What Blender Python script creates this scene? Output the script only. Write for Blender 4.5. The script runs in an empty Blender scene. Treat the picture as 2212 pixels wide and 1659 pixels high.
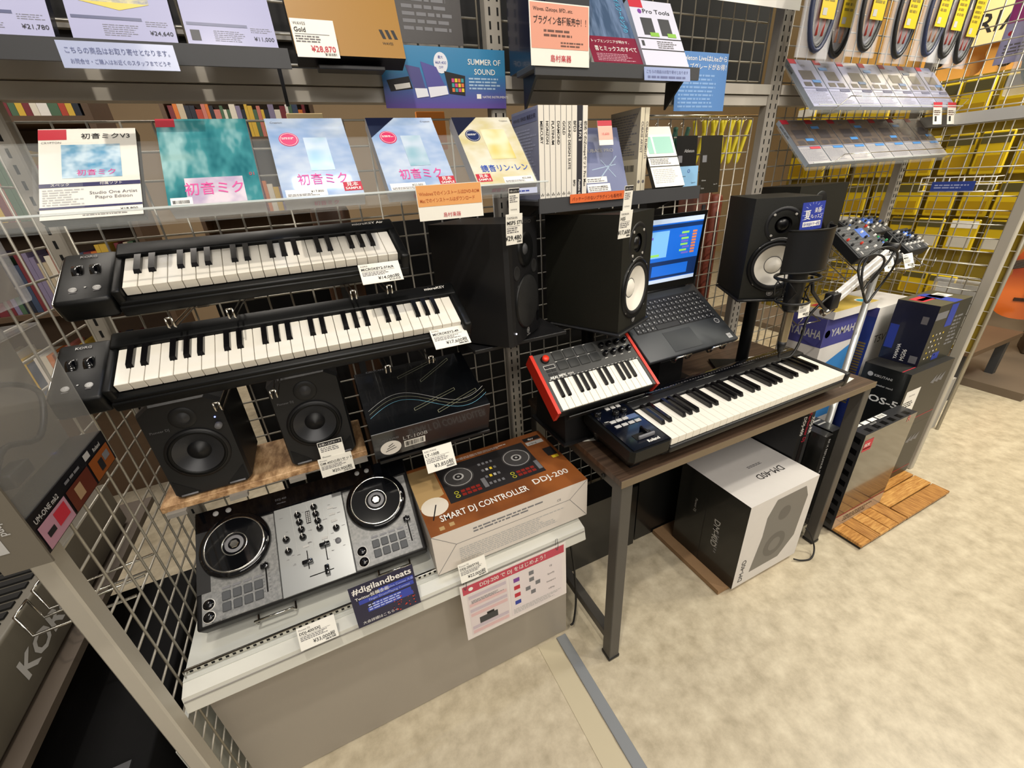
import bpy, bmesh, math, random
from mathutils import Vector, Matrix
random.seed(7)
S = bpy.context.scene
COL = S.collection
R = math.radians

# ------------------------------------------------------------------ camera
cd = bpy.data.cameras.new('camera'); cam = bpy.data.objects.new('camera', cd); COL.objects.link(cam)
cd.sensor_width = 36; cd.lens = 901.13 / 2212 * 36; cd.clip_start = .02; cd.clip_end = 60
rx = (.90311778, -.42532499, -.05896556); ry = (-.23474658, -.37406666, -.89720019); rz = (.35954461, .8241194, -.43766983)
cam.matrix_world = Matrix(((rx[0], -ry[0], -rz[0], 0), (rx[1], -ry[1], -rz[1], 0), (rx[2], -ry[2], -rz[2], 1.36), (0, 0, 0, 1)))
S.camera = cam
# ------------------------------------------------------------------ world and lights
W = bpy.data.worlds.new('shop_ambient'); S.world = W; W.use_nodes = True
bg = W.node_tree.nodes['Background']; bg.inputs[0].default_value = (1.0, .92, .82, 1); bg.inputs[1].default_value = .13
S.view_settings.view_transform = 'Standard'; S.view_settings.look = 'None'; S.view_settings.gamma = 1
S.view_settings.use_curve_mapping = False; S.view_settings.exposure = 0.25
def spot(name, loc, to, w, ang=70, blend=.5, rad=.04, col=(1, .92, .8)):
    l = bpy.data.lights.new(name, 'SPOT'); o = bpy.data.objects.new(name, l); COL.objects.link(o)
    l.energy = w; l.spot_size = R(ang); l.spot_blend = blend; l.shadow_soft_size = rad; l.color = col
    o.location = loc; o.rotation_euler = (Vector(to) - Vector(loc)).to_track_quat('-Z', 'Y').to_euler(); return o
def area(name, loc, to, w, sx, sy, col=(1, .92, .8)):
    l = bpy.data.lights.new(name, 'AREA'); o = bpy.data.objects.new(name, l); COL.objects.link(o)
    l.energy = w; l.shape = 'RECTANGLE'; l.size = sx; l.size_y = sy; l.color = col
    o.location = loc; o.rotation_euler = (Vector(to) - Vector(loc)).to_track_quat('-Z', 'Y').to_euler(); return o
spot('ceiling_spot', (-.15, .0, 3.0), (.35, .9, .6), 66, 80, .6, .035)
spot('ceiling_spot', (1.7, -.25, 3.0), (1.6, .7, .4), 52, 80, .6, .04)
spot('ceiling_spot', (.9, -.9, 3.0), (.9, .1, 0), 30, 85, .7, .05)
spot('ceiling_spot', (3.3, -.2, 3.0), (3.0, .5, 0), 45, 90, .7, .06)
area('ceiling_led_bar', (.135, .87, 3.0), (.135, .87, 0), 3.5, .27, .045, (.55, .68, 1))
area('overhead_fill', (.6, -1.2, 3.1), (.6, .9, 1.0), 24, 2.4, .6, (1, .93, .84))  # unseen area fill added for frontal light on the display
area('rear_fill', (.4, -3.2, 2.8), (.5, .9, 1.2), 42, 3.4, .8, (1, .94, .86))  # added fill from behind the camera, lifts front faces and shaded beams
area('back_aisle_fill', (-.6, 2.6, 3.0), (-.8, 2.7, 0), 60, 3.2, .7, (1, .92, .82))  # added area light that brightens the distant bookcases
area('guitar_aisle_fill', (4.2, 1.4, 3.0), (4.6, 2.0, 1.2), 42, 2.0, 1.2, (1, .85, .6))  # added area light that brightens the far guitars and wall panel
area('strap_aisle_fill', (2.75, .1, 2.6), (3.6, 1.6, .9), 45, .7, .7, (1, .95, .8))  # added area light that brightens the yellow packet rack

# ------------------------------------------------------------------ materials
def lin(h):
    h = h.lstrip('#'); c = [int(h[i:i+2], 16) / 255 for i in (0, 2, 4)]
    return [x / 12.92 if x <= .04045 else ((x + .055) / 1.055) ** 2.4 for x in c] + [1]
MT = {}
def mat(name, col, rough=.5, metal=0, var=0, scale=40, emit=0, alpha=1, trans=0, coat=0, bump=0, spec=.5):
    if name in MT: return MT[name]
    m = bpy.data.materials.new(name); m.use_nodes = True; nt = m.node_tree; b = nt.nodes['Principled BSDF']
    c = lin(col); b.inputs['Base Color'].default_value = c; b.inputs['Roughness'].default_value = rough
    b.inputs['Metallic'].default_value = metal; b.inputs['Specular IOR Level'].default_value = spec
    if coat: b.inputs['Coat Weight'].default_value = coat; b.inputs['Coat Roughness'].default_value = .06
    if trans: b.inputs['Transmission Weight'].default_value = trans; b.inputs['IOR'].default_value = 1.25
    if alpha < 1: b.inputs['Alpha'].default_value = alpha
    if emit: b.inputs['Emission Color'].default_value = c; b.inputs['Emission Strength'].default_value = emit
    if var or bump:
        tc = nt.nodes.new('ShaderNodeTexCoord'); n = nt.nodes.new('ShaderNodeTexNoise'); n.inputs['Scale'].default_value = scale
        n.inputs['Detail'].default_value = 4; nt.links.new(tc.outputs['Object'], n.inputs['Vector'])
        if var:
            mx = nt.nodes.new('ShaderNodeMix'); mx.data_type = 'RGBA'
            mx.inputs[6].default_value = [x * (1 - var) for x in c[:3]] + [1]; mx.inputs[7].default_value = [min(1, x * (1 + var)) for x in c[:3]] + [1]
            nt.links.new(n.outputs['Fac'], mx.inputs[0]); nt.links.new(mx.outputs[2], b.inputs['Base Color'])
        if bump:
            bp = nt.nodes.new('ShaderNodeBump'); bp.inputs['Strength'].default_value = bump; bp.inputs['Distance'].default_value = .002
            nt.links.new(n.outputs['Fac'], bp.inputs['Height']); nt.links.new(bp.outputs[0], b.inputs['Normal'])
    MT[name] = m; return m
def ramp_mat(name, c1, c2, scale, stretch=(1, 1, 1), rough=.5, detail=6, c3=None, lo=.35, hi=.65, coat=0, spec=.5):
    if name in MT: return MT[name]
    m = bpy.data.materials.new(name); m.use_nodes = True; nt = m.node_tree; b = nt.nodes['Principled BSDF']
    tc = nt.nodes.new('ShaderNodeTexCoord'); mp = nt.nodes.new('ShaderNodeMapping'); mp.inputs['Scale'].default_value = stretch
    n = nt.nodes.new('ShaderNodeTexNoise'); n.inputs['Scale'].default_value = scale; n.inputs['Detail'].default_value = detail; n.inputs['Roughness'].default_value = .65
    r = nt.nodes.new('ShaderNodeValToRGB'); r.color_ramp.elements[0].position = lo; r.color_ramp.elements[1].position = hi
    r.color_ramp.elements[0].color = lin(c1); r.color_ramp.elements[1].color = lin(c2)
    if c3: e = r.color_ramp.elements.new((lo + hi) / 2); e.color = lin(c3)
    L = nt.links; L.new(tc.outputs['Object'], mp.inputs[0]); L.new(mp.outputs[0], n.inputs['Vector']); L.new(n.outputs['Fac'], r.inputs[0]); L.new(r.outputs[0], b.inputs['Base Color'])
    b.inputs['Roughness'].default_value = rough; b.inputs['Specular IOR Level'].default_value = spec
    if coat: b.inputs['Coat Weight'].default_value = coat; b.inputs['Coat Roughness'].default_value = .05
    MT[name] = m; return m
black = mat('black_plastic', '#111113', .45, var=.15, bump=.05, scale=900)
satin = mat('satin_black', '#08090a', .42, spec=.3)
gloss = mat('gloss_black', '#08090d', .07, coat=.6)
vinyl = mat('black_vinyl', '#15150f', .5, var=.2, scale=500, bump=.15)
char = mat('charcoal_plastic', '#17181a', .5, var=.1, scale=700, bump=.05)
dgrey = mat('dark_grey', '#3c3d40', .5, var=.06)
mgrey = mat('mid_grey', '#76767a', .5)
lgrey = mat('light_grey', '#b9b8b6', .5)
steel = mat('painted_steel', '#b0aca4', .42, var=.05, scale=15)
steeld = mat('grey_steel', '#8b8781', .45, var=.06, scale=15)
post = mat('post_steel', '#9c968c', .4, var=.06, scale=12)
chrome = mat('chrome', '#d8d5cd', .16, 1)
wire = mat('wire_zinc', '#b5b0a4', .4, .45)
white = mat('white_print', '#f2efe8', .45)
paper = mat('card_white', '#efece2', .4, var=.03)
ink = mat('ink_black', '#18171a', .6)
greyink = mat('ink_grey', '#6a676a', .6)
red = mat('ink_red', '#c02a3c', .5)
keyw = mat('white_key', '#f0ebdf', .28, coat=.15)
keyf = mat('key_front', '#e2d6c2', .4)
keyb = mat('black_key', '#0d0c0e', .22, coat=.3)
slot = mat('slot_dark', '#0b0a09', .9)
acry = mat('clear_acrylic', '#eef3f2', .04, alpha=.07, spec=.6)
bagm = mat('clear_bag', '#e9eaf0', .12, alpha=.28, spec=.8)
filmm = mat('clear_film', '#e8e6e0', .08, alpha=.14, spec=.8)
cable = mat('cable_black', '#121213', .45)
silver = mat('brushed_silver', '#aaaaa9', .36, .6, var=.05, scale=80)
redp = mat('red_plastic', '#d4301d', .35, coat=.2)
blue = mat('ink_blue', '#2b3f9e', .5)
green = mat('ink_green', '#7fbf78', .5)
orange = mat('ink_orange', '#e2793f', .5)
yellow = mat('ink_yellow', '#e6c832', .5)
pink = mat('ink_pink', '#d84a86', .5)
teal = mat('ink_teal', '#3b9a9c', .5)
woodb = mat('cardboard', '#9a7a58', .75, var=.12, scale=30)

# ------------------------------------------------------------------ mesh building
class G:
    def __init__(s): s.v = []; s.f = []; s.m = []; s.s = []; s.M = Matrix.Identity(4)
    def add(s, vs, fs, m=0, sm=False):
        k = len(s.v); s.v += [s.M @ Vector(p) for p in vs]
        for f in fs: s.f.append([i + k for i in f]); s.m.append(m); s.s.append(sm)
        return s
    def box(s, x0, x1, y0, y1, z0, z1, m=0, b=0, seg=2):
        if b <= 0:
            return s.add([(x0,y0,z0),(x1,y0,z0),(x1,y1,z0),(x0,y1,z0),(x0,y0,z1),(x1,y0,z1),(x1,y1,z1),(x0,y1,z1)],
                         [(0,3,2,1),(4,5,6,7),(0,1,5,4),(1,2,6,5),(2,3,7,6),(3,0,4,7)], m)
        bm = bmesh.new(); bmesh.ops.create_cube(bm, size=1)
        for v in bm.verts: v.co = ((x0+x1)/2 + v.co.x*(x1-x0), (y0+y1)/2 + v.co.y*(y1-y0), (z0+z1)/2 + v.co.z*(z1-z0))
        bmesh.ops.bevel(bm, geom=bm.edges[:], offset=b, segments=seg, affect='EDGES', profile=.5)
        bm.verts.index_update(); s.add([v.co[:] for v in bm.verts], [[v.index for v in f.verts] for f in bm.faces], m, seg > 1); bm.free(); return s
    def prism(s, pts, z0, z1, m=0, top=None, sm=False):
        n = len(pts)
        s.add([(p[0], p[1], z0) for p in pts] + [(p[0], p[1], z1) for p in (top or pts)],
              [tuple(range(n-1, -1, -1)), tuple(range(n, 2*n))], m)
        k = len(s.v) - 2*n
        for i in range(n): s.f.append([k+i, k+(i+1) % n, k+n+(i+1) % n, k+n+i]); s.m.append(m); s.s.append(sm)
        return s
    def lathe(s, prof, m=0, seg=32, c=(0,0,0), n=(0,0,1), cap=False, sm=True):
        q = Vector(n).to_track_quat('Z', 'Y').to_matrix(); c = Vector(c); vs = []; fs = []
        for r, z in prof:
            for i in range(seg):
                a = 2*math.pi*i/seg; vs.append(c + q @ Vector((r*math.cos(a), r*math.sin(a), z)))
        for j in range(len(prof)-1):
            for i in range(seg):
                a, b2 = j*seg+i, j*seg+(i+1) % seg; fs.append((a, b2, b2+seg, a+seg))
        if cap: fs += [tuple(range((len(prof)-1)*seg, len(prof)*seg)), tuple(range(seg-1, -1, -1))]
        return s.add(vs, fs, m, sm)
    def tube(s, pts, r, m=0, seg=8, closed=False):
        P = [Vector(p) for p in pts]; n = len(P); vs = []; fs = []; up = None
        for i in range(n):
            t = (P[(i+1) % n] - P[i-1]) if closed else (P[min(i+1, n-1)] - P[max(i-1, 0)])
            t.normalize()
            if up is None: up = t.orthogonal().normalized()
            up = (up - t * up.dot(t))
            up = up.normalized() if up.length > 1e-6 else t.orthogonal().normalized()
            w = t.cross(up)
            for k in range(seg):
                a = 2*math.pi*k/seg; vs.append(P[i] + (up*math.cos(a) + w*math.sin(a)) * (r if not isinstance(r, (list, tuple)) else r[i]))
        for i in range(n if closed else n-1):
            for k in range(seg):
                a, b2 = i*seg+k, i*seg+(k+1) % seg; c2, d = ((i+1) % n)*seg+k, ((i+1) % n)*seg+(k+1) % seg; fs.append((a, b2, d, c2))
        if not closed: fs += [tuple(range(seg-1, -1, -1)), tuple(range((n-1)*seg, n*seg))]
        return s.add(vs, fs, m, True)
    def ball(s, c, r, m=0, seg=16, sq=1):
        pr = [(max(1e-4, r*math.sin(math.pi*i/8)), -r*sq*math.cos(math.pi*i/8)) for i in range(9)]
        return s.lathe(pr, m, seg, c)
def baffle(g, x0, x1, z0, z1, y, holes, m=0, n=48):
    """front panel at depth y with round openings: holes = [(cx, cz, r)] from bottom to top, one per band"""
    cuts = [z0] + [(a[1]+a[2]+b[1]-b[2])/2 for a, b in zip(holes, holes[1:])] + [z1]
    for (cx, cz, r), a, b in zip(holes, cuts, cuts[1:]):
        vs = []
        for i in range(n):
            t = 2*math.pi*(i+.5)/n; c, s2 = math.cos(t), math.sin(t); vs.append((cx+r*c, y, cz+r*s2))
            k = min(((x1-cx) if c > 0 else (x0-cx))/c if abs(c) > 1e-9 else 1e9, ((b-cz) if s2 > 0 else (a-cz))/s2 if abs(s2) > 1e-9 else 1e9)
            vs.append((cx+k*c, y, cz+k*s2))
        fs = [(2*i, 2*i+1, 2*((i+1) % n)+1, 2*((i+1) % n)) for i in range(n)]
        g.add(vs, [tuple(reversed(f)) for f in fs] if False else fs, m)
        for X, Z in ((x0, a), (x1, a), (x1, b), (x0, b)):          # corner triangles
            j = min(range(n), key=lambda i: 0 if False else abs(math.atan2(math.sin(2*math.pi*(i+1)/n-math.atan2(Z-cz, X-cx)), math.cos(2*math.pi*(i+1)/n-math.atan2(Z-cz, X-cx)))))
            p, q = vs[2*j+1], vs[2*((j+1) % n)+1]; g.add([p, (X, y, Z), q], [(0, 1, 2)], m)
def shell(g, w, d, h, m=0):
    g.add([(0,0,0),(w,0,0),(w,d,0),(0,d,0),(0,0,h),(w,0,h),(w,d,h),(0,d,h)], [(0,3,2,1),(4,5,6,7),(1,2,6,5),(2,3,7,6),(3,0,4,7)], m); return g
def obj(name, g, mats, parent=None):
    me = bpy.data.meshes.new(name); me.from_pydata([tuple(v) for v in g.v], [], g.f)
    for m in (mats if isinstance(mats, (list, tuple)) else [mats]): me.materials.append(m)
    me.polygons.foreach_set('material_index', g.m); me.polygons.foreach_set('use_smooth', g.s); me.update()
    o = bpy.data.objects.new(name, me); COL.objects.link(o)
    if parent: o.parent = parent
    return o
def tag(o, label, cat=None, group=None, kind=None):
    o['label'] = label
    if cat: o['category'] = cat
    if group: o['group'] = group
    if kind: o['kind'] = kind
    return o
def thing(name, label, cat, loc=(0,0,0), tilt=0, yaw=0, group=None, kind=None):
    o = bpy.data.objects.new(name, None); COL.objects.link(o); o.empty_display_size = .02
    o.location = loc; o.rotation_euler = (R(tilt), 0, R(yaw)); return tag(o, label, cat, group, kind)
def struct(name, g, m, parent=None):
    o = obj(name, g, m, parent)
    if not parent: o['kind'] = 'structure'
    return o
def smooth_path(pts, n=6):
    P = [Vector(p) for p in pts]; out = []
    for i in range(len(P)-1):
        a, b, c, d = P[max(i-1, 0)], P[i], P[i+1], P[min(i+2, len(P)-1)]
        for k in range(n):
            t = k/n; out.append(.5*((2*b) + (c-a)*t + (2*a-5*b+4*c-d)*t*t + (3*b-a-3*c+d)*t**3))
    return out + [P[-1]]
# ------------------------------------------------------------------ printing on faces
PEND = []
class PR:
    """flat print: rectangles, discs and lettering a fraction of a millimetre proud of a face"""
    def __init__(s, parent, o=(0,0,0), u=(1,0,0), v=(0,1,0), names=('print', 'lettering')):
        s.p = parent; s.g = G(); s.mats = []; s.t = []; s.tm = []; s.names = names; s.d = .0004; s.fr(o, u, v)
    def fr(s, o, u, v):
        s.o = Vector(o); s.u = Vector(u); s.v = Vector(v); s.n = s.u.cross(s.v); return s
    def mi(s, m, L):
        if m not in L: L.append(m)
        return L.index(m)
    def pt(s, x, y, d=None): return s.o + s.u*x + s.v*y + s.n*(s.d if d is None else d)
    def poly(s, pts, m, d=None):
        s.g.add([s.pt(x, y, d) for x, y in pts], [tuple(range(len(pts)))], s.mi(m, s.mats)); return s
    def rect(s, x, y, w, h, m, d=None): return s.poly([(x, y), (x+w, y), (x+w, y+h), (x, y+h)], m, d)
    def disc(s, x, y, r, m, d=None, n=24, ry=None):
        return s.poly([(x+r*math.cos(2*math.pi*i/n), y+(ry or r)*math.sin(2*math.pi*i/n)) for i in range(n)], m, d)
    def ring(s, x, y, r, t, m, d=None, n=24):
        for i in range(n):
            a, b = 2*math.pi*i/n, 2*math.pi*(i+1)/n
            s.poly([(x+r*math.cos(a), y+r*math.sin(a)), (x+r*math.cos(b), y+r*math.sin(b)), (x+(r-t)*math.cos(b), y+(r-t)*math.sin(b)), (x+(r-t)*math.cos(a), y+(r-t)*math.sin(a))], m, d)
        return s
    def line(s, x0, y0, x1, y1, t, m, d=None):
        dx, dy = x1-x0, y1-y0; L = math.hypot(dx, dy) or 1; nx, ny = -dy/L*t/2, dx/L*t/2
        return s.poly([(x0-nx, y0-ny), (x1-nx, y1-ny), (x1+nx, y1+ny), (x0+nx, y0+ny)], m, d)
    def lines(s, x, y, w, h, n, m, fill=.5, d=None):
        """rows of small print too fine to read"""
        p = h/n
        for i in range(n):
            yy = y + h - (i+.8)*p; xx = x; end = x + w*random.uniform(.7, 1)
            while xx < end:
                q = random.uniform(.6, 2.6)*p; s.rect(xx, yy, min(q, end-xx), p*fill, m, d); xx += q + p*.35
        return s
    def bars(s, x, y, w, h, m, n=14, d=None):
        for i in range(n): s.rect(x + w*i/n, y, w/n*random.uniform(.3, .8), h, m, d)
        return s
    def text(s, t, x, y, size, m, al='l', rot=0, bold=0, wid=None, d=None):
        if any(ord(ch) > 0x2e80 for ch in t): bold = min(bold, .006)
        s.t.append((t, s.o.copy(), s.u.copy(), s.v.copy(), s.n.copy(), x, y, size, s.mi(m, s.tm), al, R(rot), bold, wid, (s.d if d is None else d) + .0003)); return s
    def done(s):
        if s.g.f: obj(s.names[0], s.g, s.mats, s.p)
        if s.t: PEND.append((s.p, s.t, s.tm, s.names[1]))
def flush_text():
    keys = sorted({(t[0], t[11]) for p in PEND for t in p[1]}); fo = {}
    for k in keys:
        c = bpy.data.curves.new('t', 'FONT'); c.body = k[0]; c.size = 1; c.resolution_u = 2; c.offset = k[1]
        o = bpy.data.objects.new('t', c); COL.objects.link(o); fo[k] = o
    dg = bpy.context.evaluated_depsgraph_get(); dg.update(); gl = {}
    for k, o in fo.items():
        me = o.evaluated_get(dg).to_mesh()
        gl[k] = ([(v.co.x, v.co.y) for v in me.vertices], [tuple(p.vertices) for p in me.polygons]); o.evaluated_get(dg).to_mesh_clear()
    for o in fo.values():
        c = o.data; bpy.data.objects.remove(o); bpy.data.curves.remove(c)
    for par, ts, tm, nm in PEND:
        g = G()
        for t, o, u, v, n, x, y, size, mi, al, rot, bold, wid, d in ts:
            vs, fs = gl[(t, bold)]
            if not vs: continue
            x0 = min(p[0] for p in vs); x1 = max(p[0] for p in vs); sx = size if not wid else wid/(x1-x0)
            off = {'l': x0, 'c': (x0+x1)/2, 'r': x1}[al]; ca, sa = math.cos(rot), math.sin(rot)
            P = []
            for px, py in vs:
                a, b = (px-off)*sx, py*size; P.append(o + u*(x + a*ca - b*sa) + v*(y + a*sa + b*ca) + n*d)
            g.add(P, fs, mi)
        if g.f: obj(nm, g, tm, par)
FRONT = lambda x0, y0, z0: ((x0, y0, z0), (1,0,0), (0,0,1))
LEFT = lambda x0, y1, z0: ((x0, y1, z0), (0,-1,0), (0,0,1))
TOP = lambda x0, y0, z1: ((x0, y0, z1), (1,0,0), (0,1,0))
def card(name, label, cat, loc, tilt, w, h, m, yaw=0, t=.0012, group=None, part='sheet'):
    o = thing(name, label, cat, loc, tilt, yaw, group); obj(part, G().box(0, w, 0, h, -t, 0), m, o)
    return o, PR(o)
def price(loc, tilt, w, h, maker, model, yen, label, yaw=0, red_=False, clip=True):
    o, p = card('price_card', label, 'price tag', loc, tilt, w, h, paper, yaw, group='price cards')
    p.text(maker, w*.05, h*.84, h*.11, greyink); p.text(model, w*.05, h*.66, h*.17, ink, bold=.015)
    p.rect(w*.05, h*.6, w*.8, h*.012, greyink); p.lines(w*.05, h*.38, w*.75, h*.2, 3, greyink)
    p.text(yen, w*.93, h*.15, h*.22, red if red_ else ink, 'r', bold=.015); p.bars(w*.66, h*.05, w*.28, h*.07, ink); p.done()
    return o
# ================================================================== the room
def floor_mat():
    m = ramp_mat('vinyl_floor', '#aca088', '#d8cdb4', 17, rough=.36, detail=12, c3='#c5b9a0', lo=.30, hi=.70, coat=.08)
    return m
struct('floor', G().box(-5, 8, -3.5, 7, -.02, 0), floor_mat())
struct('trim_1', G().box(.428, .462, -2.5, .755, 0, .006, 0, .002), mat('floor_strip_grey', '#8e9296', .4))
struct('trim_2', G().box(.362, .424, -2.5, .755, 0, .002), mat('floor_strip_cream', '#c9bea2', .35))
struct('wall_back', G().box(-5, 8, 6.2, 6.3, 0, 3.4), mat('wall_cream', '#a58f72', .8, var=.08, scale=2))
struct('wall_right', G().box(6.6, 6.7, -3.5, 6.2, 0, 3.4), mat('wall_beige', '#c0a880', .8, var=.08, scale=2))
struct('wall_left', G().box(-5, -4.9, -3.5, 6.2, 0, 3.4), mat('wall_cream', '#a58f72', .8))
darkp = mat('partition_black', '#0e0d0d', .75, var=.3, scale=6)
g = G(); g.box(-.27, 1.47, 1.36, 1.38, 0, 1.27); g.box(-.38, 1.47, 1.34, 1.36, 1.60, 1.76); g.box(-.1, 1.78, 1.4, 1.42, 1.60, 2.4)
struct('wall_partition', g, darkp)
struct('trim_3', G().box(-.38, .5, 1.325, 1.34, 1.685, 1.70), steeld)
# raised dark display platform on the far right of the aisle
struct('trim_4', G().box(3.6, 6.6, .72, 3.0, 0, .05), mat('platform_taupe', '#6d5f50', .7, var=.1, scale=8))

# ================================================================== shelving frame
fr = thing('shop_shelving_frame', 'grey slotted steel uprights and crossbeams carrying the music gear display', 'shelving frame')
def upright(x, w=.036, y0=1.10, z1=2.35, cols=2):
    p = obj('upright', G().box(x-w/2, x+w/2, y0, y0+.03, 0, z1, 0, .003, 1), post, fr)
    for c in range(cols):
        g = G(); xx = x + (c-(cols-1)/2)*w*.5
        for i in range(int(z1/.025)): g.box(xx-.0022, xx+.0022, y0-.0006, y0, .02+i*.025, .02+i*.025+.0145)
        obj('slot_row', g, slot, p)['kind'] = 'stuff'
upright(-.428, .03, cols=1); upright(.494, .04); upright(1.472, .05)
upright(2.36, .03)
for x0, x1 in ((-.413, .474), (.514, 1.447), (1.497, 2.345)):
    g = G(); g.box(x0, x1, 1.105, 1.135, 1.530, 1.556); g.box(x0, x1, 1.098, 1.135, 1.5585, 1.585)
    obj('crossbeam', g, mat('beam_steel_lightened', '#b4aea4', .42, var=.05, scale=12), fr)  # same steel as the posts, colour lightened to offset the shelf's shade
g = G(); g.box(2.35, 2.375, .71, 1.09, 1.452, 1.49); obj('side_beam', g, mat('side_beam_white', '#c9c8c4', .4), fr)
def grid(label, x0, x1, y0, y1, z0, z1, p=.05, r=.0022, axis='x', edge=True):
    o = thing('wire_grid_panel', label, 'wire grid'); h = G(); v = G(); e = G()
    nz = round((z1-z0)/p)
    for i in range(nz+1):
        z = z0+i*p
        h.tube([(x0, y0, z), (x1, y1, z)], r, seg=6)
    L = (x1-x0) if axis == 'x' else (y1-y0); n = round(L/p)
    for i in range(n+1):
        t = i/n; a = x0+(x1-x0)*t; b = y0+(y1-y0)*t
        o2 = r*1.9
        v.tube([(a + (o2 if axis == 'y' else 0), b - (o2 if axis == 'x' else 0), z0), (a + (o2 if axis == 'y' else 0), b - (o2 if axis == 'x' else 0), z1)], r, seg=6)
    obj('horizontal_wires', h, wire, o); obj('vertical_wires', v, wire, o)
    return o
grid('wire grid behind the tilted keyboards in the left bay', -.41, .47, 1.125, 1.125, .10, 1.50)
grid('wire grid above the crossbeam in the left bay', -.41, .47, 1.145, 1.145, 1.60, 2.3)
grid('wire grid behind the laptop and speakers in the middle bay', .52, 1.44, 1.145, 1.145, .05, 1.50)
grid('wire grid above the crossbeam in the middle bay', .52, 1.44, 1.145, 1.145, 1.60, 2.3)
grid('wire grid behind the mixers in the right bay', 1.50, 2.34, 1.145, 1.145, .05, 2.3)
ls = grid('wire grid side panel with pale front post at the far left', -.445, -.445, .70, 1.10, .10, 2.0, axis='y')
g = G(); g.box(-.458, -.432, .665, .70, 0, 2.1, 0, .003, 1); obj('front_post', g, mat('post_pale', '#b9b3a6', .4), ls)
rs = grid('wire grid side panel with pale front post on the right', 2.37, 2.37, .72, 1.10, .30, 2.1, axis='y')
g = G(); g.box(2.352, 2.382, .685, .72, 0, 2.2, 0, .003, 1); obj('front_post', g, mat('post_pale', '#b9b3a6', .4), rs)

# ---- base cabinet of the left bay
bs = thing('gondola_base_unit', 'low grey shelf base with white front rail under the silver DJ controller', 'shelf base')
kick = mat('kick_warm_grey', '#a39b8f', .45, var=.04, scale=6)
obj('kick_panel', G().box(-.43, .472, .765, .78, .004, .47), kick, bs)
shw = mat('shelf_white', '#cfd0c8', .4, var=.04, scale=10)
obj('shelf_board', G().box(-.43, .492, .735, 1.10, .49, .508), shw, bs)
g = G(); g.M = Matrix.Identity(4)
g.add([(-.43,.742,.508),(.496,.742,.508),(.496,.708,.498),(-.43,.708,.498),(-.43,.700,.462),(.496,.700,.462),(-.43,.704,.456),(.496,.704,.456),(-.43,.74,.462),(.496,.74,.462)],
      [(0,1,2,3),(3,2,5,4),(4,5,7,6),(6,7,9,8),(8,9,1,0),(0,3,4,6,8),(1,9,7,5,2)]); obj('price_rail', g, mat('rail_white', '#d4d3c9', .35), bs)
obj('rail_groove', G().box(-.428, .494, .7035, .7065, .488, .4895), steeld, bs)
g = G(); g.box(-.425, .49, .748, .752, .508, .522); obj('perforated_strip', g, chrome, bs)
g = G()
for i in range(72): g.box(-.418+i*.0126, -.4125+i*.0126, .7473, .748, .5125, .518)
obj('strip_holes', g, slot, bs)
g = G(); g.tube([(-.425, .742, .509), (-.425, .742, .527), (.488, .742, .527), (.488, .742, .509)], .0017, seg=6); obj('wire_fence', g, chrome, bs)
obj('side_panel', G().box(-.43, -.424, .78, 1.10, .03, .488), shw, bs)
g = G(); g.box(-.482, -.472, .70, 1.08, .003, .37); obj('end_panel', g, shw, bs)
g = G()
for i in range(14): g.box(-.472, -.4713, .712, .724, .03+i*.024, .042+i*.024)
obj('slot_row', g, slot, bs)['kind'] = 'stuff'

# ---- shelves
def shelf(label, x0, x1, y0, y1, z0, z1, m, lip=.0, brackets=True, name='display_shelf', lipm=None):
    o = thing(name, label, 'shelf'); obj('board', G().box(x0, x1, y0, y1, z0, z1, 0, .0015, 1), m, o)
    if lip: obj('front_lip', G().box(x0, x1, y0-.004, y0, z0-lip, z1+.004), lipm or m, o)
    if brackets:
        for x in (x0+.02, x1-.02):
            g = G(); g.add([(x-.003,y0+.02,z0),(x-.003,y1,z0),(x-.003,y1,z0-.06),(x+.003,y0+.02,z0),(x+.003,y1,z0),(x+.003,y1,z0-.06)], [(0,1,2),(5,4,3),(0,3,4,1),(1,4,5,2),(2,5,3,0)])
            obj('bracket', g, black, o)
    return o
shelf('dark grey top shelf under the white software cases', -.42, .045, .985, 1.05, 1.574, 1.585, dgrey, .014)
shelf('small black ledge under the gold plug-in box', .09, .21, .985, 1.02, 1.5625, 1.5695, black, 0, False)
shelf('dark grey top shelf under the mixing book', .51, .97, .945, 1.03, 1.566, 1.578, dgrey, .010)
shelf('dark metal shelf under the row of white plug-in case spines', .50, 1.0, .925, 1.10, 1.302, 1.314, dgrey, .016)
osb = ramp_mat('osb_wood', '#8a6644', '#d9b489', 60, (1, .35, 1), .6, 4, '#b58f66')
o = shelf('chipboard shelf under the two dark studio monitors', -.415, .008, .937, 1.11, .770, .786, osb, 0, True)
for i, x in enumerate((-.405, -.29, -.17, -.03)):
    obj('clip', G().box(x, x+.035, .925, .937, .762, .772), steeld, o)
o = shelf('black bracket shelf under the black monitor speaker at the middle post', .30, .56, .90, 1.10, .985, .995, black, 0, True)
o = shelf('black bracket shelf carrying the black stand carton', .03, .32, .90, 1.10, .757, .766, black, 0, True)
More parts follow.
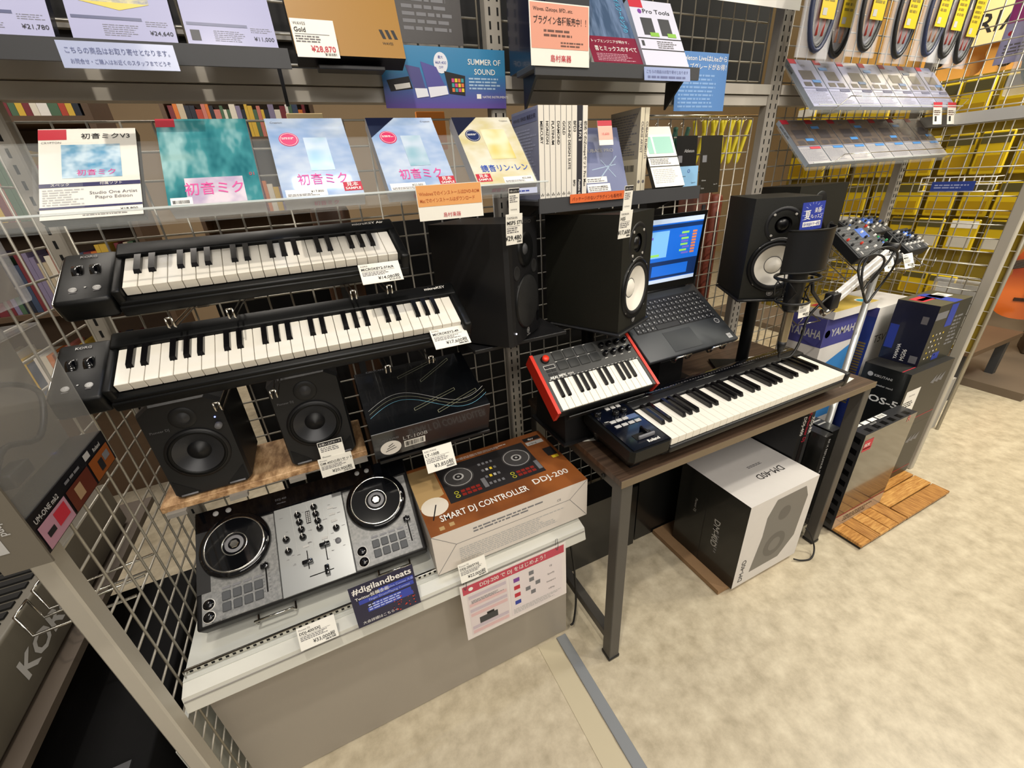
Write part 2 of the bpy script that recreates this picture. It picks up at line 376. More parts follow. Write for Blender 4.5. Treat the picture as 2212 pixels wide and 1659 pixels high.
# acrylic trays
def acrylic(label, x0, x1, y0, z0, tilt, L, lip):
    o = thing('acrylic_tray', label, 'display tray', (x0, y0, z0), tilt)
    w = x1-x0
    obj('base_sheet', G().box(0, w, 0, L, -.004, -.001), acry, o)
    obj('front_lip', G().box(0, w, -.004, -.001, -.004, lip), acry, o)
    obj('lip_edge', G().box(0, w, -.0045, -.0005, lip, lip+.0012), mat('acrylic_edge', '#d5dbd8', .15, alpha=.6), o)
    for x in (.06*w, .45*w, .9*w):
        g = G(); g.box(x, x+.004, L*.25, L*.75, -.03, -.004); obj('rib', g, acry, o)
    return o
acrylic('clear sloping acrylic tray holding the five character voice software boxes', -.415, .49, .884, 1.335, 46, .17, .030)
# ================================================================== keyboards
BLK = {0: 1, 1: 1, 3: 1, 4: 1, 5: 1}      # white keys of an octave (C..B) followed by a black key
def keys(parent, n, pitch, L, h=.014, bl=.6, bw=.55, start=0, bh=.009):
    gw = G(); gw.box(.0005, pitch-.0005, 0, L, -h, 0, 0, .0008, 1); wm = None; bm_ = None
    for i in range(n):
        if wm is None: o = obj('white_key', gw, keyw, parent); wm = o.data
        else: o = bpy.data.objects.new('white_key', wm); COL.objects.link(o); o.parent = parent
        o.location = (i*pitch, 0, 0)
    for i in range(n-1):
        if (i+start) % 7 in BLK:
            if bm_ is None:
                w = pitch*bw; g = G(); y0 = L*(1-bl)
                g.add([(-w/2,y0,-.002),(w/2,y0,-.002),(w/2,L,-.002),(-w/2,L,-.002),(-w*.4,y0+.005,bh),(w*.4,y0+.005,bh),(w*.42,L,bh),(-w*.42,L,bh)],
                      [(0,3,2,1),(4,5,6,7),(0,1,5,4),(1,2,6,5),(2,3,7,6),(3,0,4,7)])
                o = obj('black_key', g, keyb, parent); bm_ = o.data
            else: o = bpy.data.objects.new('black_key', bm_); COL.objects.link(o); o.parent = parent
            o.location = ((i+1)*pitch, 0, 0)
def microkey(label, loc, tilt, yaw, n, word):
    t = thing('mini_key_controller', label, 'MIDI keyboard', loc, tilt, yaw, 'slim black keyboards on hooks')
    P = .0209; w = n*P; L = .0845
    keys(t, n, P, L, .017, bh=.0065)
    g = G(); g.box(-.012, w+.018, -.014, .125, -.046, -.019, 0, .004)       # chassis under the keys
    g.box(-.012, w+.018, L+.001, .125, -.03, .007, 0, .004); g.box(w+.001, w+.021, -.016, .125, -.046, .004, 0, .006)
    g.box(-.014, -.001, -.012, .125, -.046, .002, 0, .003)
    g.box(-.014, w+.018, -.018, -.003, -.046, -.026, 0, .003)
    obj('chassis', g, satin, t)
    p = obj('control_panel', G().box(-.092, -.016, -.014, .127, -.046, -.006, 0, .007), satin, t)
    obj('panel_rim', G().box(-.095, -.091, -.005, .12, -.04, -.012, 0, .0015), chrome, t)
    for x in (-.066, -.042):
        s = G(); s.lathe([(.001,-.006),(.019,-.006),(.019,.006),(.001,.006)], 0, 24, (x, .072, -.0185), (1,0,0)); o = obj('wheel', s, gloss, t)
    for x in (-.067, -.036):
        obj('button', G().lathe([(.0055,-.007),(.0055,-.0045),(.0005,-.0042)], 0, 20, (x, .018, 0)), lgrey, t)
    pr = PR(t, (0,0,-.0055)); pr.text('KORG', -.054, .108, .0085, lgrey, 'c', bold=.02)
    pr.disc(-.0515, .022, .0015, lgrey); pr.rect(-.071, .009, .009, .0015, greyink); pr.rect(-.040, .0095, .008, .0015, greyink)
    pr.fr((0,0,.0072), (1,0,0), (0,1,0)); pr.text(word, w-.002, .107, .0115, white, 'r', bold=.02); pr.done()
    return t
microkey('shorter slim black mini keyboard on the upper hooks, white word at its right end', (-.298, .903, 1.239), 26.5, 1.6, 22, 'microKEY Air')
microkey('longer slim black mini keyboard on the lower hooks above the dark monitors', (-.349, .848, 1.094), 27.2, -.7, 29, 'microKEY')
# chrome hooks that carry them
def hook(loc, L, label, drop=.012):
    t = thing('display_hook', label, 'hook', loc, group='chrome keyboard hooks')
    g = G()
    for x in (0, .009): g.tube([(x, L, .0), (x, 0, -.0), (x, -.004, .003), (x, -.006, .018)], .0016, seg=6)
    g.tube([(0,-.006,.018),(.009,-.006,.018)], .0016, seg=6)
    obj('arm', g, chrome, t); obj('mount', G().box(-.006, .015, L, L+.006, -.02, .012), steeld, t)
def kb_hooks(x0, y, z, xs, what):
    for i, x in enumerate(xs):
        hook((x, y, z), 1.118-y, 'chrome double wire hook under the %s slim keyboard, %s' % (what, ('leftmost', 'second from the left', 'third from the left', 'rightmost')[i]))
kb_hooks(0, .875, 1.168, (-.25, -.16, .05, .12), 'upper'); kb_hooks(0, .822, 1.021, (-.22, -.13, .08, .17), 'lower')

# ---- 49 key controller on the table
def roland():
    t = thing('midi_keyboard', 'black full-size MIDI keyboard lying across the front of the brown table', 'MIDI keyboard', (.673, .610, .7835), 4.7, .4)
    P = .0235; w = 29*P; L = .137
    keys(t, 29, P, L, .02, .62, .5, bh=.011)
    g = G(); g.box(-.004, w+.02, -.005, .196, -.040, -.0215, 0, .004); g.box(-.004, w+.014, .018, .196, -.067, -.036, 0, .006); g.box(-.004, w+.022, L+.002, .20, -.045, .006, 0, .006)
    g.box(w+.001, w+.022, -.006, .19, -.045, .001, 0, .005); obj('chassis', g, black, t)
    obj('rear_strip', G().box(0, w+.01, .165, .194, .0055, .009, 0, .0015), gloss, t)
    g = G(); pts = [(-.124,.004),(-.114,-.006),(-.012,-.006),(-.003,.0),(-.003,.195),(-.116,.195),(-.124,.185)]; bot = [(-.100,.034),(-.092,.024),(-.012,.024),(-.003,.026),(-.003,.19),(-.095,.19),(-.100,.18)]
    g.prism(pts, -.026, .004); g.prism(bot, -.067, -.026, 0, pts); obj('control_block', g, satin, t)
    obj('control_face', G().box(-.116, -.008, .0, .187, .004, .0065, 0, .001, 1), mat('navy_gloss', '#070b18', .12, coat=.5), t)
    # rubber feet down to the table
    for x in (-.09, w-.03): obj('foot', G().box(x, x+.03, .03, .05, -.0787, -.064), black, t)
    for x in (-.09, w-.03): obj('foot', G().box(x, x+.03, .16, .18, -.0895, -.064), black, t)
    z = .0065
    def btn(x, y, w_=.017, h_=.0105): obj('button', G().box(x, x+w_, y, y+h_, z, z+.003, 0, .0012, 1), lgrey, t)
    for i in range(3): btn(-.072+i*.017, .160, .013, .011)
    for i in range(3): btn(-.098+i*.019, .106)
    for i in range(4): btn(-.098+i*.0205, .085)
    for x, y in ((-.106, .153), (-.062, .136), (-.036, .138)):
        obj('knob', G().lathe([(.0095,z),(.009,z+.011),(.0075,z+.013),(.0003,z+.013)], 0, 20, (x, y, 0)), gloss, t)
    g = G(); g.box(-.084, -.030, .026, .047, z-.002, z+.001); obj('lever_well', g, slot, t)
    obj('bender_lever', G().box(-.080, -.032, .024, .030, z, z+.011, 0, .0025), mgrey, t)
    obj('lever_stalk', G().box(-.052, -.046, .03, .058, z, z+.013, 0, .002), gloss, t)
    pr = PR(t, (0,0,z)); pr.text('Roland', -.046, .009, .0125, white, 'c', bold=.03)
    pr.rect(-.045, .1035, .032, .017, mat('display_blue_grey', '#56678c', .2)); pr.text('MIDI', -.108, .117, .006, white)
    pr.lines(-.1, .172, .07, .005, 1, greyink)
    pr.fr((0,0,.0091), (1,0,0), (0,1,0))
    for i in range(60): pr.rect(.01+i*.0108, .176, random.uniform(.003, .008), .0022, greyink)
    pr.text('A-49', w-.03, .172, .009, lgrey, 'c'); pr.done()
roland()

# ---- 25 key pad controller
def mpk():
    t = thing('pad_keyboard', 'small red-sided pad controller with 25 mini keys propped on the table', 'MIDI keyboard', (.447, .765, .846), 35.5, 0)
    W_, D = .318, .170
    obj('chassis', G().box(.009, W_-.009, -.002, D, -.034, -.004, 0, .002, 1), char, t)
    obj('top_panel', G().box(.009, W_-.009, .086, D, -.006, .002, 0, .0015, 1), mat('pad_panel_grey', '#3d3d3c', .5), t)
    for x in (.009, W_-.018): obj('end_block', G().box(x, x+.009, -.002, .088, -.02, .002), mat('pad_panel_grey', '#3d3d3c', .5), t)
    for x in (0, W_-.009):
        g = G(); g.prism([(0,-.006),(.009,-.006),(.009,D),(0,D)], -.036, .004); g.M = Matrix.Identity(4)
        o = obj('side_cheek', g, redp, t); o.location.x = x
    P = (W_-.036)/15
    kb = obj('keybed', G().box(0, W_-.036, .001, .086, -.021, -.0135), black, t)
    kb.location = (.018, 0, .001)
    keys(kb, 15, P, .085, .013, .63, .58, 0, .005)
    for r in range(2):
        for c in range(4):
            x = .062+c*.034; y = .108+r*.031
            obj('pad', G().box(x, x+.029, y, y+.026, .002, .0045, 0, .002), mat('pad_rubber', '#2a2b2a', .6), t)
    for r in range(2):
        for c in range(4):
            x = .212+c*.0258; y = .122+r*.027
            obj('knob', G().lathe([(.008,.002),(.0085,.004),(.0065,.014),(.0055,.015),(.0003,.015)], 0, 18, (x, y, 0)), gloss, t)
    g = G(); g.lathe([(.0115,.002),(.0115,.006),(.008,.008)], 0, 20, (.036, .148, 0)); obj('joystick_base', g, black, t)
    g = G(); g.lathe([(.0085,.006),(.009,.011),(.0085,.015),(.0003,.0155)], 0, 20, (.036, .148, 0)); obj('joystick', g, mat('joystick_red', '#e63a22', .4), t)
    for i in range(6):
        x = .026+(i % 2)*.015; y = .122-(i//2)*.0115; obj('button', G().box(x, x+.012, y, y+.007, .002, .0035), black, t)
    pr = PR(t, (0,0,.002)); pr.text('AKAI', .026, .0895, .0095, white, bold=.03); pr.text('MPK', .053, .0895, .0115, white, bold=.01); pr.text('mini', .079, .0905, .0105, white)
    for r in range(2):
        for c in range(4): pr.rect(.061+c*.034, .1352+r*.0308, .006, .0012, white)
    for i in range(4): pr.rect(.207+i*.0258, .1095, .008, .0014, white); pr.rect(.207+i*.0258, .136, .008, .0014, white)
    for i in range(24): pr.rect(.022+i*.012, .0872, .005, .0011, white)
    pr.line(.0235, .1205, .055, .1205, .0008, white); pr.line(.0235, .131, .055, .131, .0008, white); pr.line(.0235, .1205, .0235, .131, .0008, white); pr.line(.055, .1205, .055, .131, .0008, white)
    pr.done()
    # stand below
    s = thing('keyboard_riser', 'black tilted riser under the red-sided pad controller', 'stand', (.447, .765, .846), 35.5, 0)
    obj('tray', G().box(.04, .28, .0, .16, -.043, -.0375, 0, .002, 1), black, s)
    g = G(); g.box(.04, .28, -.012, -.0095, -.043, -.025); obj('front_stop', g, black, s)
    s2 = thing('riser_foot', 'black wedge foot holding up the pad keyboard riser on the table', 'stand', (.50, .81, .7075))
    g = G(); g.add([(0,0,0),(.2,0,0),(.2,.17,0),(0,.17,0),(0,.005,.095),(.2,.005,.095),(.2,.14,.17),(0,.14,.17)], [(0,3,2,1),(4,5,6,7),(0,1,5,4),(1,2,6,5),(2,3,7,6),(3,0,4,7)])
    obj('wedge', g, black, s2); obj('base_plate', G().box(-.01, .21, -.01, .18, -.0003, .005), black, s2)
mpk()

# ================================================================== DJ controller
def ddj():
    t = thing('dj_controller', 'silver and black two-deck DJ controller with large jog wheels on the shelf base', 'DJ controller', (-.396, .785, .570), 33, -1.5)
    W_, D = .482, .256
    ds = ramp_mat('deck_silver', '#6f7070', '#8b8b89', 140, (1, 1, 1), .38, 3); cs = mat('mixer_silver', '#8d8f8f', .34, .4)
    obj('body', G().box(0, W_, 0, D, -.046, -.002, 0, .006), black, t)
    obj('deck_plate', G().box(.012, .162, .006, D-.055, -.003, .0015, 0, .001, 1), ds, t)
    obj('deck_plate', G().box(.318, .472, .006, D-.055, -.003, .0015, 0, .001, 1), ds, t)
    obj('mixer_plate', G().box(.1635, .3165, .004, D-.05, -.003, .002, 0, .001, 1), cs, t)
    obj('top_band', G().box(.004, W_-.004, D-.052, D-.003, -.003, .0018, 0, .001, 1), gloss, t)
    obj('left_band', G().box(.004, .03, .07, D-.052, -.003, .0017), black, t)
    for cx in (.083, .393):
        cy = .152
        j = obj('jog_wheel', G().lathe([(.071,.0015),(.0715,.008),(.069,.0145),(.062,.016),(.0605,.0165)], 0, 56, (cx, cy, 0)), gloss, t)
        obj('rim_ring', G().lathe([(.0608,.0163),(.0595,.0178),(.0575,.0172)], 0, 56, (cx, cy, 0)), chrome, j)
        obj('platter', G().lathe([(.058,.0172),(.03,.0172),(.0004,.0172)], 0, 56, (cx, cy, 0)), mat('platter_gloss', '#0b0c0f', .05, coat=1), j)
        obj('centre_ring', G().lathe([(.0255,.0174),(.0245,.0176),(.0235,.0174)], 0, 40, (cx, cy, 0)), chrome, j)
        obj('centre_disc', G().lathe([(.019,.0173),(.018,.0178),(.012,.0178)], 0, 40, (cx, cy, 0)), mgrey, j)
        obj('hub', G().lathe([(.0095,.0174),(.0085,.0185),(.0003,.0185)], 0, 6, (cx, cy, 0), sm=False), chrome, j)
    for bx in (.028, .340):
        for r in range(2):
            for c in range(4):
                x = bx+.022+c*.0205; y = .020+r*.0225
                obj('pad', G().box(x, x+.0165, y, y+.0185, .0015, .004, 0, .0012, 1), mat('pad_grey', '#46484b', .55), t)
        for c in range(4): obj('mode_button', G().box(bx+.0225+c*.0205, bx+.038+c*.0205, .0665, .071, .0015, .003), mgrey, t)
    for bx in (.0255, .337):
        for y in (.0205, .045): 
            o = obj('transport_button', G().lathe([(.0105,.0015),(.0105,.0045),(.0003,.0048)], 0, 28, (bx, y, 0)), gloss, t)
            obj('light_ring', G().lathe([(.0115,.0016),(.0115,.0032),(.0105,.0032)], 0, 28, (bx, y, 0)), white, o)
    for bx in (.136, .452):
        obj('tempo_slot', G().box(bx-.0015, bx+.0015, .03, .095, .0015, .0022), slot, t); obj('tempo_slider', G().box(bx-.008, bx+.008, .078, .09, .0018, .014, 0, .0025), gloss, t)
        g = G()
        for i in range(9): g.box(bx-.008, bx-.004, .032+i*.007, .0328+i*.007, .0015, .0019); g.box(bx+.004, bx+.008, .032+i*.007, .0328+i*.007, .0015, .0019)
        obj('tempo_scale', g, dgrey, t)
    for x, y in ((.214, .176), (.216, .158), (.218, .1395), (.219, .121), (.251, .184), (.253, .166), (.255, .148), (.257, .130), (.184, .127), (.186, .099), (.292, .118)):
        o = obj('knob', G().lathe([(.0075,.002),(.0072,.010),(.005,.0155),(.0003,.016)], 0, 18, (x, y, 0)), gloss, t)
        obj('pointer', G().box(x-.0007, x+.0007, y, y+.0075, .0145, .0165), white, o)
    for x, y0, y1, yy in ((.222, .052, .085, .062), (.262, .058, .094, .088)):
        obj('fader_slot', G().box(x-.001, x+.001, y0-.005, y1+.004, .002, .0025), slot, t); obj('channel_fader', G().box(x-.011, x+.011, yy-.0045, yy+.0045, .0022, .015, 0, .002), gloss, t)
    obj('fader_slot', G().box(.221, .272, .029, .031, .002, .0025), slot, t); obj('crossfader', G().box(.2545, .264, .020, .042, .0022, .015, 0, .002), gloss, t)
    obj('browse_knob', G().lathe([(.0065,.002),(.0065,.006),(.0003,.0075)], 0, 24, (.291, .088, 0)), mgrey, t)
    for x, y in ((.222, .099), (.263, .104), (.286, .172), (.288, .155), (.290, .1375)): obj('button', G().box(x-.0065, x+.0065, y-.0025, y+.0025, .002, .0035), lgrey, t)
    obj('level_meter', G().box(.230, .240, .150, .181, .0018, .0026), ink, t)
    for x in (.045, .071, .362, .386): obj('load_button', G().lathe([(.006,.0018),(.0058,.0034),(.0003,.0036)], 0, 20, (x, .240, 0)), lgrey, t)
    pr = PR(t, (0,0,.002)); pr.text('DDJ-400', .182, .228, .007, greyink, 'c'); pr.text('rekordbox', .182, .219, .0045, greyink, 'c')
    pr.text('Pioneer DJ', .030, .005, .0055, ink)
    for i in range(26): pr.rect(random.uniform(.17, .305), random.uniform(.05, .2), random.uniform(.004, .01), .0011, greyink)
    for x in (.203, .239, .272): pr.line(x, .09, x-.004, .205, .0005, lgrey)
    pr.fr((0,0,.0027), (1,0,0), (0,1,0))
    for i in range(6):
        for j in range(2): pr.rect(.2315+j*.0045, .1525+i*.0045, .003, .003, lgrey)
    pr.done()
    s = thing('controller_stand', 'clear and chrome sloping stand under the silver DJ controller', 'stand', (-.396, .785, .570), 33, -1.5)
    for x in (.10, .36):
        g = G(); g.tube([(x, .262, -.051), (x, -.014, -.051), (x, -.018, -.045), (x, -.016, -.020), (x+.075, -.016, -.020), (x+.075, -.018, -.045), (x+.075, -.014, -.051), (x+.075, .262, -.051)], .0026, seg=8)
        obj('wire_leg', g, chrome, s)
    s2 = thing('stand_support', 'clear acrylic block holding up the back of the silver DJ controller', 'stand', (-.34, .955, .509))
    obj('plate', G().box(0, .36, 0, .004, 0, .10), acry, s2); obj('foot', G().box(0, .36, -.03, .05, -.0005, .003), acry, s2)
ddj()
# ================================================================== speakers
def screws(t, pts, y, r=.0035):
    for x, z in pts: obj('screw', G().lathe([(r, 0), (r, .0015), (r*.5, .0012), (.0002, .0012)], 0, 12, (x, y, z), (0,-1,0)), steel, t)
def hs5(label, loc, yaw):
    t = thing('studio_monitor', label, 'speaker', loc, 0, yaw, 'black monitors with white cones')
    w, h, d = .17, .285, .222; cx = w/2
    g = shell(G(), w, d, h); baffle(g, 0, w, 0, h, 0, [(cx, .098, .066), (cx, .212, .023)]); obj('cabinet', g, vinyl, t)
    obj('waveguide', G().lathe([(.050,0),(.049,.0015),(.040,.0005),(.022,-.010),(.019,-.010)], 0, 40, (cx, 0, .212), (0,-1,0)), black, t)
    obj('tweeter', G().lathe([(.019,-.010),(.017,-.003),(.010,.0012),(.0003,.0025)], 0, 32, (cx, .0, .212), (0,-1,0)), mat('dome_black', '#0c0c0d', .3), t)
    fl = obj('woofer_flange', G().lathe([(.078,0),(.077,.004),(.070,.0055),(.066,.003)], 0, 56, (cx, 0, .098), (0,-1,0)), satin, t)
    obj('surround', G().lathe([(.067,.003),(.0635,.0065),(.059,.0035),(.0575,.001)], 0, 48, (cx, 0, .098), (0,-1,0)), mat('rubber', '#17171a', .6), t)
    obj('cone', G().lathe([(.0575,.0015),(.040,-.008),(.024,-.0145)], 0, 48, (cx, 0, .098), (0,-1,0)), mat('cone_white', '#e9e4d9', .5), t)
    obj('dust_cap_ring', G().lathe([(.0255,-.0135),(.0247,-.0125),(.0238,-.0135)], 0, 40, (cx, 0, .098), (0,-1,0)), dgrey, t)
    obj('dust_cap', G().lathe([(.0242,-.0138),(.016,-.0075),(.008,-.005),(.0003,-.004)], 0, 40, (cx, 0, .098), (0,-1,0)), mat('cone_white', '#e9e4d9', .5), t)
    g = G()
    pts = [(cx-.028+.0028*i, .171+.0065*math.sin(math.pi*i/20)) for i in range(21)]
    g.tube([(x, -.003, z) for x, z in pts], .002, seg=6); obj('bridge_trim', g, mat('trim_gloss', '#9a9a98', .2, .8), t)
    screws(t, [(cx-.028, .240), (cx+.028, .240), (cx-.028, .184), (cx+.028, .184)], -.0005)
    screws(t, [(cx-.052, .150), (cx+.052, .150), (cx-.052, .046), (cx+.052, .046)], -.003)
    pr = PR(t, (0,-.0005,0), (1,0,0), (0,0,1)); pr.rect(cx-.010, .004, .020, .026, ink); pr.ring(cx, .017, .0085, .0012, lgrey, .0007); pr.ring(cx, .017, .0045, .0009, lgrey, .0007)
    for a in range(3): pr.line(cx-.0058*math.cos(R(90+60*a)), .017-.0058*math.sin(R(90+60*a)), cx+.0058*math.cos(R(90+60*a)), .017+.0058*math.sin(R(90+60*a)), .0011, lgrey, .0008)
    pr.done(); return t
hs5('black monitor with white cone and hanging price cards, left of the laptop', (.664, .820, .990), 25)
hs5('black monitor with white cone behind the hanging microphone, right of the laptop', (1.165, .869, .988), -33)
def sp_stand(label, loc, yaw, h, pole_xy):
    t = thing('desktop_speaker_stand', label, 'speaker stand', loc, 0, yaw, 'tabletop monitor stands')
    obj('top_plate', G().box(-.008, .178, -.010, .21, -.0085, -.0008, 0, .003, 1), black, t)
    px, py = pole_xy
    obj('pole', G().lathe([(.019, -h+.008), (.019, -.0085)], 0, 20, (px, py, 0)), satin, t)
    obj('collar', G().lathe([(.024, -.03), (.024, -.0086)], 0, 20, (px, py, 0), cap=True), black, t)
    obj('foot_plate', G().box(px-.085, px+.085, py-.08, py+.08, -h+.0006, -h+.008, 0, .002, 1), satin, t)
    return t
sp_stand('black tabletop stand under the left white-cone monitor', (.664, .820, .990), 25, .2825, (.09, .14))
sp_stand('black tabletop stand under the right white-cone monitor', (1.165, .869, .988), -33, .2805, (.08, .09))
def msp():
    t = thing('studio_monitor', 'black two-port monitor with round grille on the bracket by the middle post', 'speaker', (.382, .851, 1.0), 0, 40)
    w, h, d = .179, .279, .208; cx = w/2
    g = G(); pts = [(0,.012),(.006,.002),(.02,0),(w-.02,0),(w-.006,.002),(w,.012),(w-.012,d),(.012,d)]
    g.prism(pts, 0, h); obj('cabinet', g, black, t)
    obj('tweeter_horn', G().lathe([(.040,.0),(.038,.006),(.024,.003),(.013,.001)], 0, 32, (cx, 0, .215), (0,-1,0)), satin, t)
    obj('tweeter', G().lathe([(.013,.001),(.010,.004),(.0003,.006)], 0, 24, (cx, 0, .215), (0,-1,0)), dgrey, t)
    for x in (.038, w-.038): obj('port', G().lathe([(.0165,.0005),(.0155,.0022),(.013,.0006),(.0003,.0006)], 0, 24, (x, 0, .168), (0,-1,0)), slot, t)
    obj('grille_rim', G().lathe([(.066,0),(.0655,.004),(.063,.005)], 0, 48, (cx, 0, .092), (0,-1,0)), satin, t)
    obj('grille', G().lathe([(.063,.005),(.045,.009),(.02,.0115),(.0003,.012)], 0, 48, (cx, 0, .092), (0,-1,0)), ramp_mat('perforated', '#060606', '#2c2c2c', 1400, rough=.5, detail=1, lo=.45, hi=.55), t)
    obj('power_switch', G().box(.148, .158, -.004, .0, .026, .05), gloss, t); obj('status_light', G().lathe([(.002,0),(.002,.002),(.0002,.0022)], 0, 10, (.018, 0, .03), (0,-1,0)), mat('led_white', '#f4f4ff', .4, emit=1.5), t)
    pr = PR(t, (0,-.0004,0), (1,0,0), (0,0,1)); pr.ring(cx, .017, .0075, .0012, lgrey); pr.text('YAMAHA', cx, .004, .005, lgrey, 'c')
    for a in range(3): pr.line(cx-.005*math.cos(R(90+60*a)), .017-.005*math.sin(R(90+60*a)), cx+.005*math.cos(R(90+60*a)), .017+.005*math.sin(R(90+60*a)), .001, lgrey)
    pr.done()
msp()
def dm40(label, x, lit):
    t = thing('bookshelf_monitor', label, 'speaker', (x, .948, .7865), 0, 0, 'dark compact monitors')
    w, h, d = .146, .223, .16; cx = w/2
    g = G(); b = .018
    pts = [(0,b*.5),(b*.5,0),(w-b*.5,0),(w,b*.5),(w,h-b),(w-b*1.4,h),(b*1.4,h),(0,h-b)]
    g.M = Matrix(((1,0,0,0),(0,0,-1,0),(0,1,0,0),(0,0,0,1)))
    g.prism(pts, -d, -.012); ins = [(cx+(x2-cx)*.95, h/2+(y2-h/2)*.965) for x2, y2 in pts]; k = len(pts)
    g.add([(a, b2, -.012) for a, b2 in pts] + [(a, b2, 0) for a, b2 in ins], [(i, (i+1) % k, k+(i+1) % k, k+i) for i in range(k)])
    g.M = Matrix.Identity(4); x0i, x1i = cx-cx*.95, cx+cx*.95; zl, zh = min(q[1] for q in ins), h/2+(h-b-h/2)*.965
    baffle(g, x0i, x1i, zl+b*.48, zh, 0, [(cx, .100, .051)]); zt = ins[5][1]; zb = zl
    g.add([(ins[0][0], 0, ins[0][1]), (ins[1][0], 0, ins[1][1]), (ins[2][0], 0, ins[2][1]), (ins[3][0], 0, ins[3][1])], [(0,1,2,3)]); g.add([(ins[4][0], 0, ins[4][1]), (ins[5][0], 0, ins[5][1]), (ins[6][0], 0, ins[6][1]), (ins[7][0], 0, ins[7][1])], [(0,1,2,3)])
    obj('cabinet', g, char, t)
    obj('woofer_rim', G().lathe([(.058,.0),(.0575,.003),(.052,.004)], 0, 48, (cx, 0, .100), (0,-1,0)), black, t)
    obj('surround', G().lathe([(.052,.003),(.0485,.006),(.045,.002)], 0, 48, (cx, 0, .100), (0,-1,0)), satin, t)
    obj('cone', G().lathe([(.045,.002),(.03,-.007),(.021,-.011)], 0, 48, (cx, 0, .100), (0,-1,0)), mat('cone_grey', '#3a3b3e', .35, .3), t)
    obj('dust_cap', G().lathe([(.0215,-.0105),(.015,-.003),(.0003,.001)], 0, 32, (cx, 0, .100), (0,-1,0)), black, t)
    obj('tweeter_guide', G().lathe([(.024,0),(.022,.002),(.012,.0004)], 0, 36, (cx, 0, .184), (0,-1,0)), char, t)
    obj('tweeter', G().lathe([(.012,.0004),(.008,.003),(.0003,.0045)], 0, 24, (cx, 0, .184), (0,-1,0)), dgrey, t)
    for s in (-1, 1):
        g = G(); a = cx+s*.066; g.add([(a, -.0008, .008), (a, -.0008, .047), (cx+s*.025, -.0008, .008), (cx+s*.06, -.0008, .008), (a, .006, .012), (cx+s*.035, .006, .012)], [(0,1,2) if s < 0 else (2,1,0)])
        obj('corner_duct', g, slot, t); g = G(); g.tube([(cx+s*.060, -.002, .0085), (cx+s*.030, -.002, .0085)], .0022, seg=8); obj('duct_lip', g, mgrey, t)
    if lit:
        obj('volume_knob', G().lathe([(.007,0),(.0065,.009),(.0003,.0095)], 0, 20, (w-.020, 0, .152), (0,-1,0)), mgrey, t)
        obj('status_light', G().lathe([(.0015,0),(.0015,.001),(.0002,.0012)], 0, 10, (w-.021, 0, .171), (0,-1,0)), mat('led_blue', '#6f86ff', .4, emit=6), t)
    pr = PR(t, (0,-.0004,0), (1,0,0), (0,0,1)); pr.text('Pioneer DJ', .012, .163, .0075, mgrey); pr.done()
dm40('dark compact monitor with blue power light at the left of the chipboard shelf', -.386, True)
dm40('dark compact monitor with price cards in front on the chipboard shelf', -.158, False)
t = thing('studio_monitor', 'large black monitor with small round port standing behind the microphone', 'speaker', (1.53, .985, 1.02))
g = shell(G(), .262, .14, .265); baffle(g, 0, .262, 0, .265, 0, [(.12, .09, .058), (.12, .21, .03)]); obj('cabinet', g, vinyl, t)
obj('port', G().lathe([(.022,.0008),(.021,.002),(.018,.0006),(.0003,.0006)], 0, 28, (.215, 0, .115), (0,-1,0)), slot, t)
obj('woofer', G().lathe([(.07,0),(.069,.004),(.06,.005),(.05,-.006),(.02,-.014),(.0003,-.008)], 0, 40, (.12, 0, .09), (0,-1,0)), satin, t)
obj('tweeter', G().lathe([(.035,0),(.034,.002),(.016,-.005),(.0003,.0)], 0, 32, (.12, 0, .21), (0,-1,0)), black, t)
shelf('steel bracket shelf under the large black monitor behind the microphone', 1.51, 1.82, .975, 1.10, 1.008, 1.0185, steeld, 0, False)
# ================================================================== table
tb = ramp_mat('table_wood', '#3a2c22', '#5d493a', 14, (.25, 6, 1), .42, 6)
tsteel = mat('table_steel', '#4a4743', .42, var=.05)
T = thing('work_table', 'dark brown narrow table with grey square steel legs on the vinyl floor', 'table')
obj('table_top', G().box(.533, 1.553, .614, 1.10, .688, .7068, 0, .0015, 1), tb, T)
edge = mat('table_edge', '#75654f', .45, var=.08)
obj('front_edge', G().box(.532, 1.554, .6122, .6142, .687, .7068), edge, T)
for x in (.537, 1.513):
    f = obj('front_leg', G().box(x, x+.036, .618, .654, .012, .688, 0, .002, 1), tsteel, T); obj('foot_cap', G().box(x-.002, x+.038, .616, .656, .0004, .014, 0, .003), black, f)
    r = obj('rear_leg', G().box(x, x+.036, 1.055, 1.091, .012, .688, 0, .002, 1), tsteel, T); obj('foot_cap', G().box(x-.002, x+.038, 1.053, 1.093, .0004, .014, 0, .003), black, r)
    obj('bottom_rail', G().box(x+.003, x+.033, .654, 1.055, .07, .10, 0, .002, 1), tsteel, T)
    obj('top_rail', G().box(x+.003, x+.033, .654, 1.055, .658, .688), tsteel, T)
obj('back_rail', G().box(.573, 1.513, 1.06, 1.086, .655, .687), tsteel, T)
obj('bolt', G().lathe([(.006,0),(.006,.002),(.0003,.0025)], 0, 12, (.537, .69, .672), (-1,0,0)), black, T)
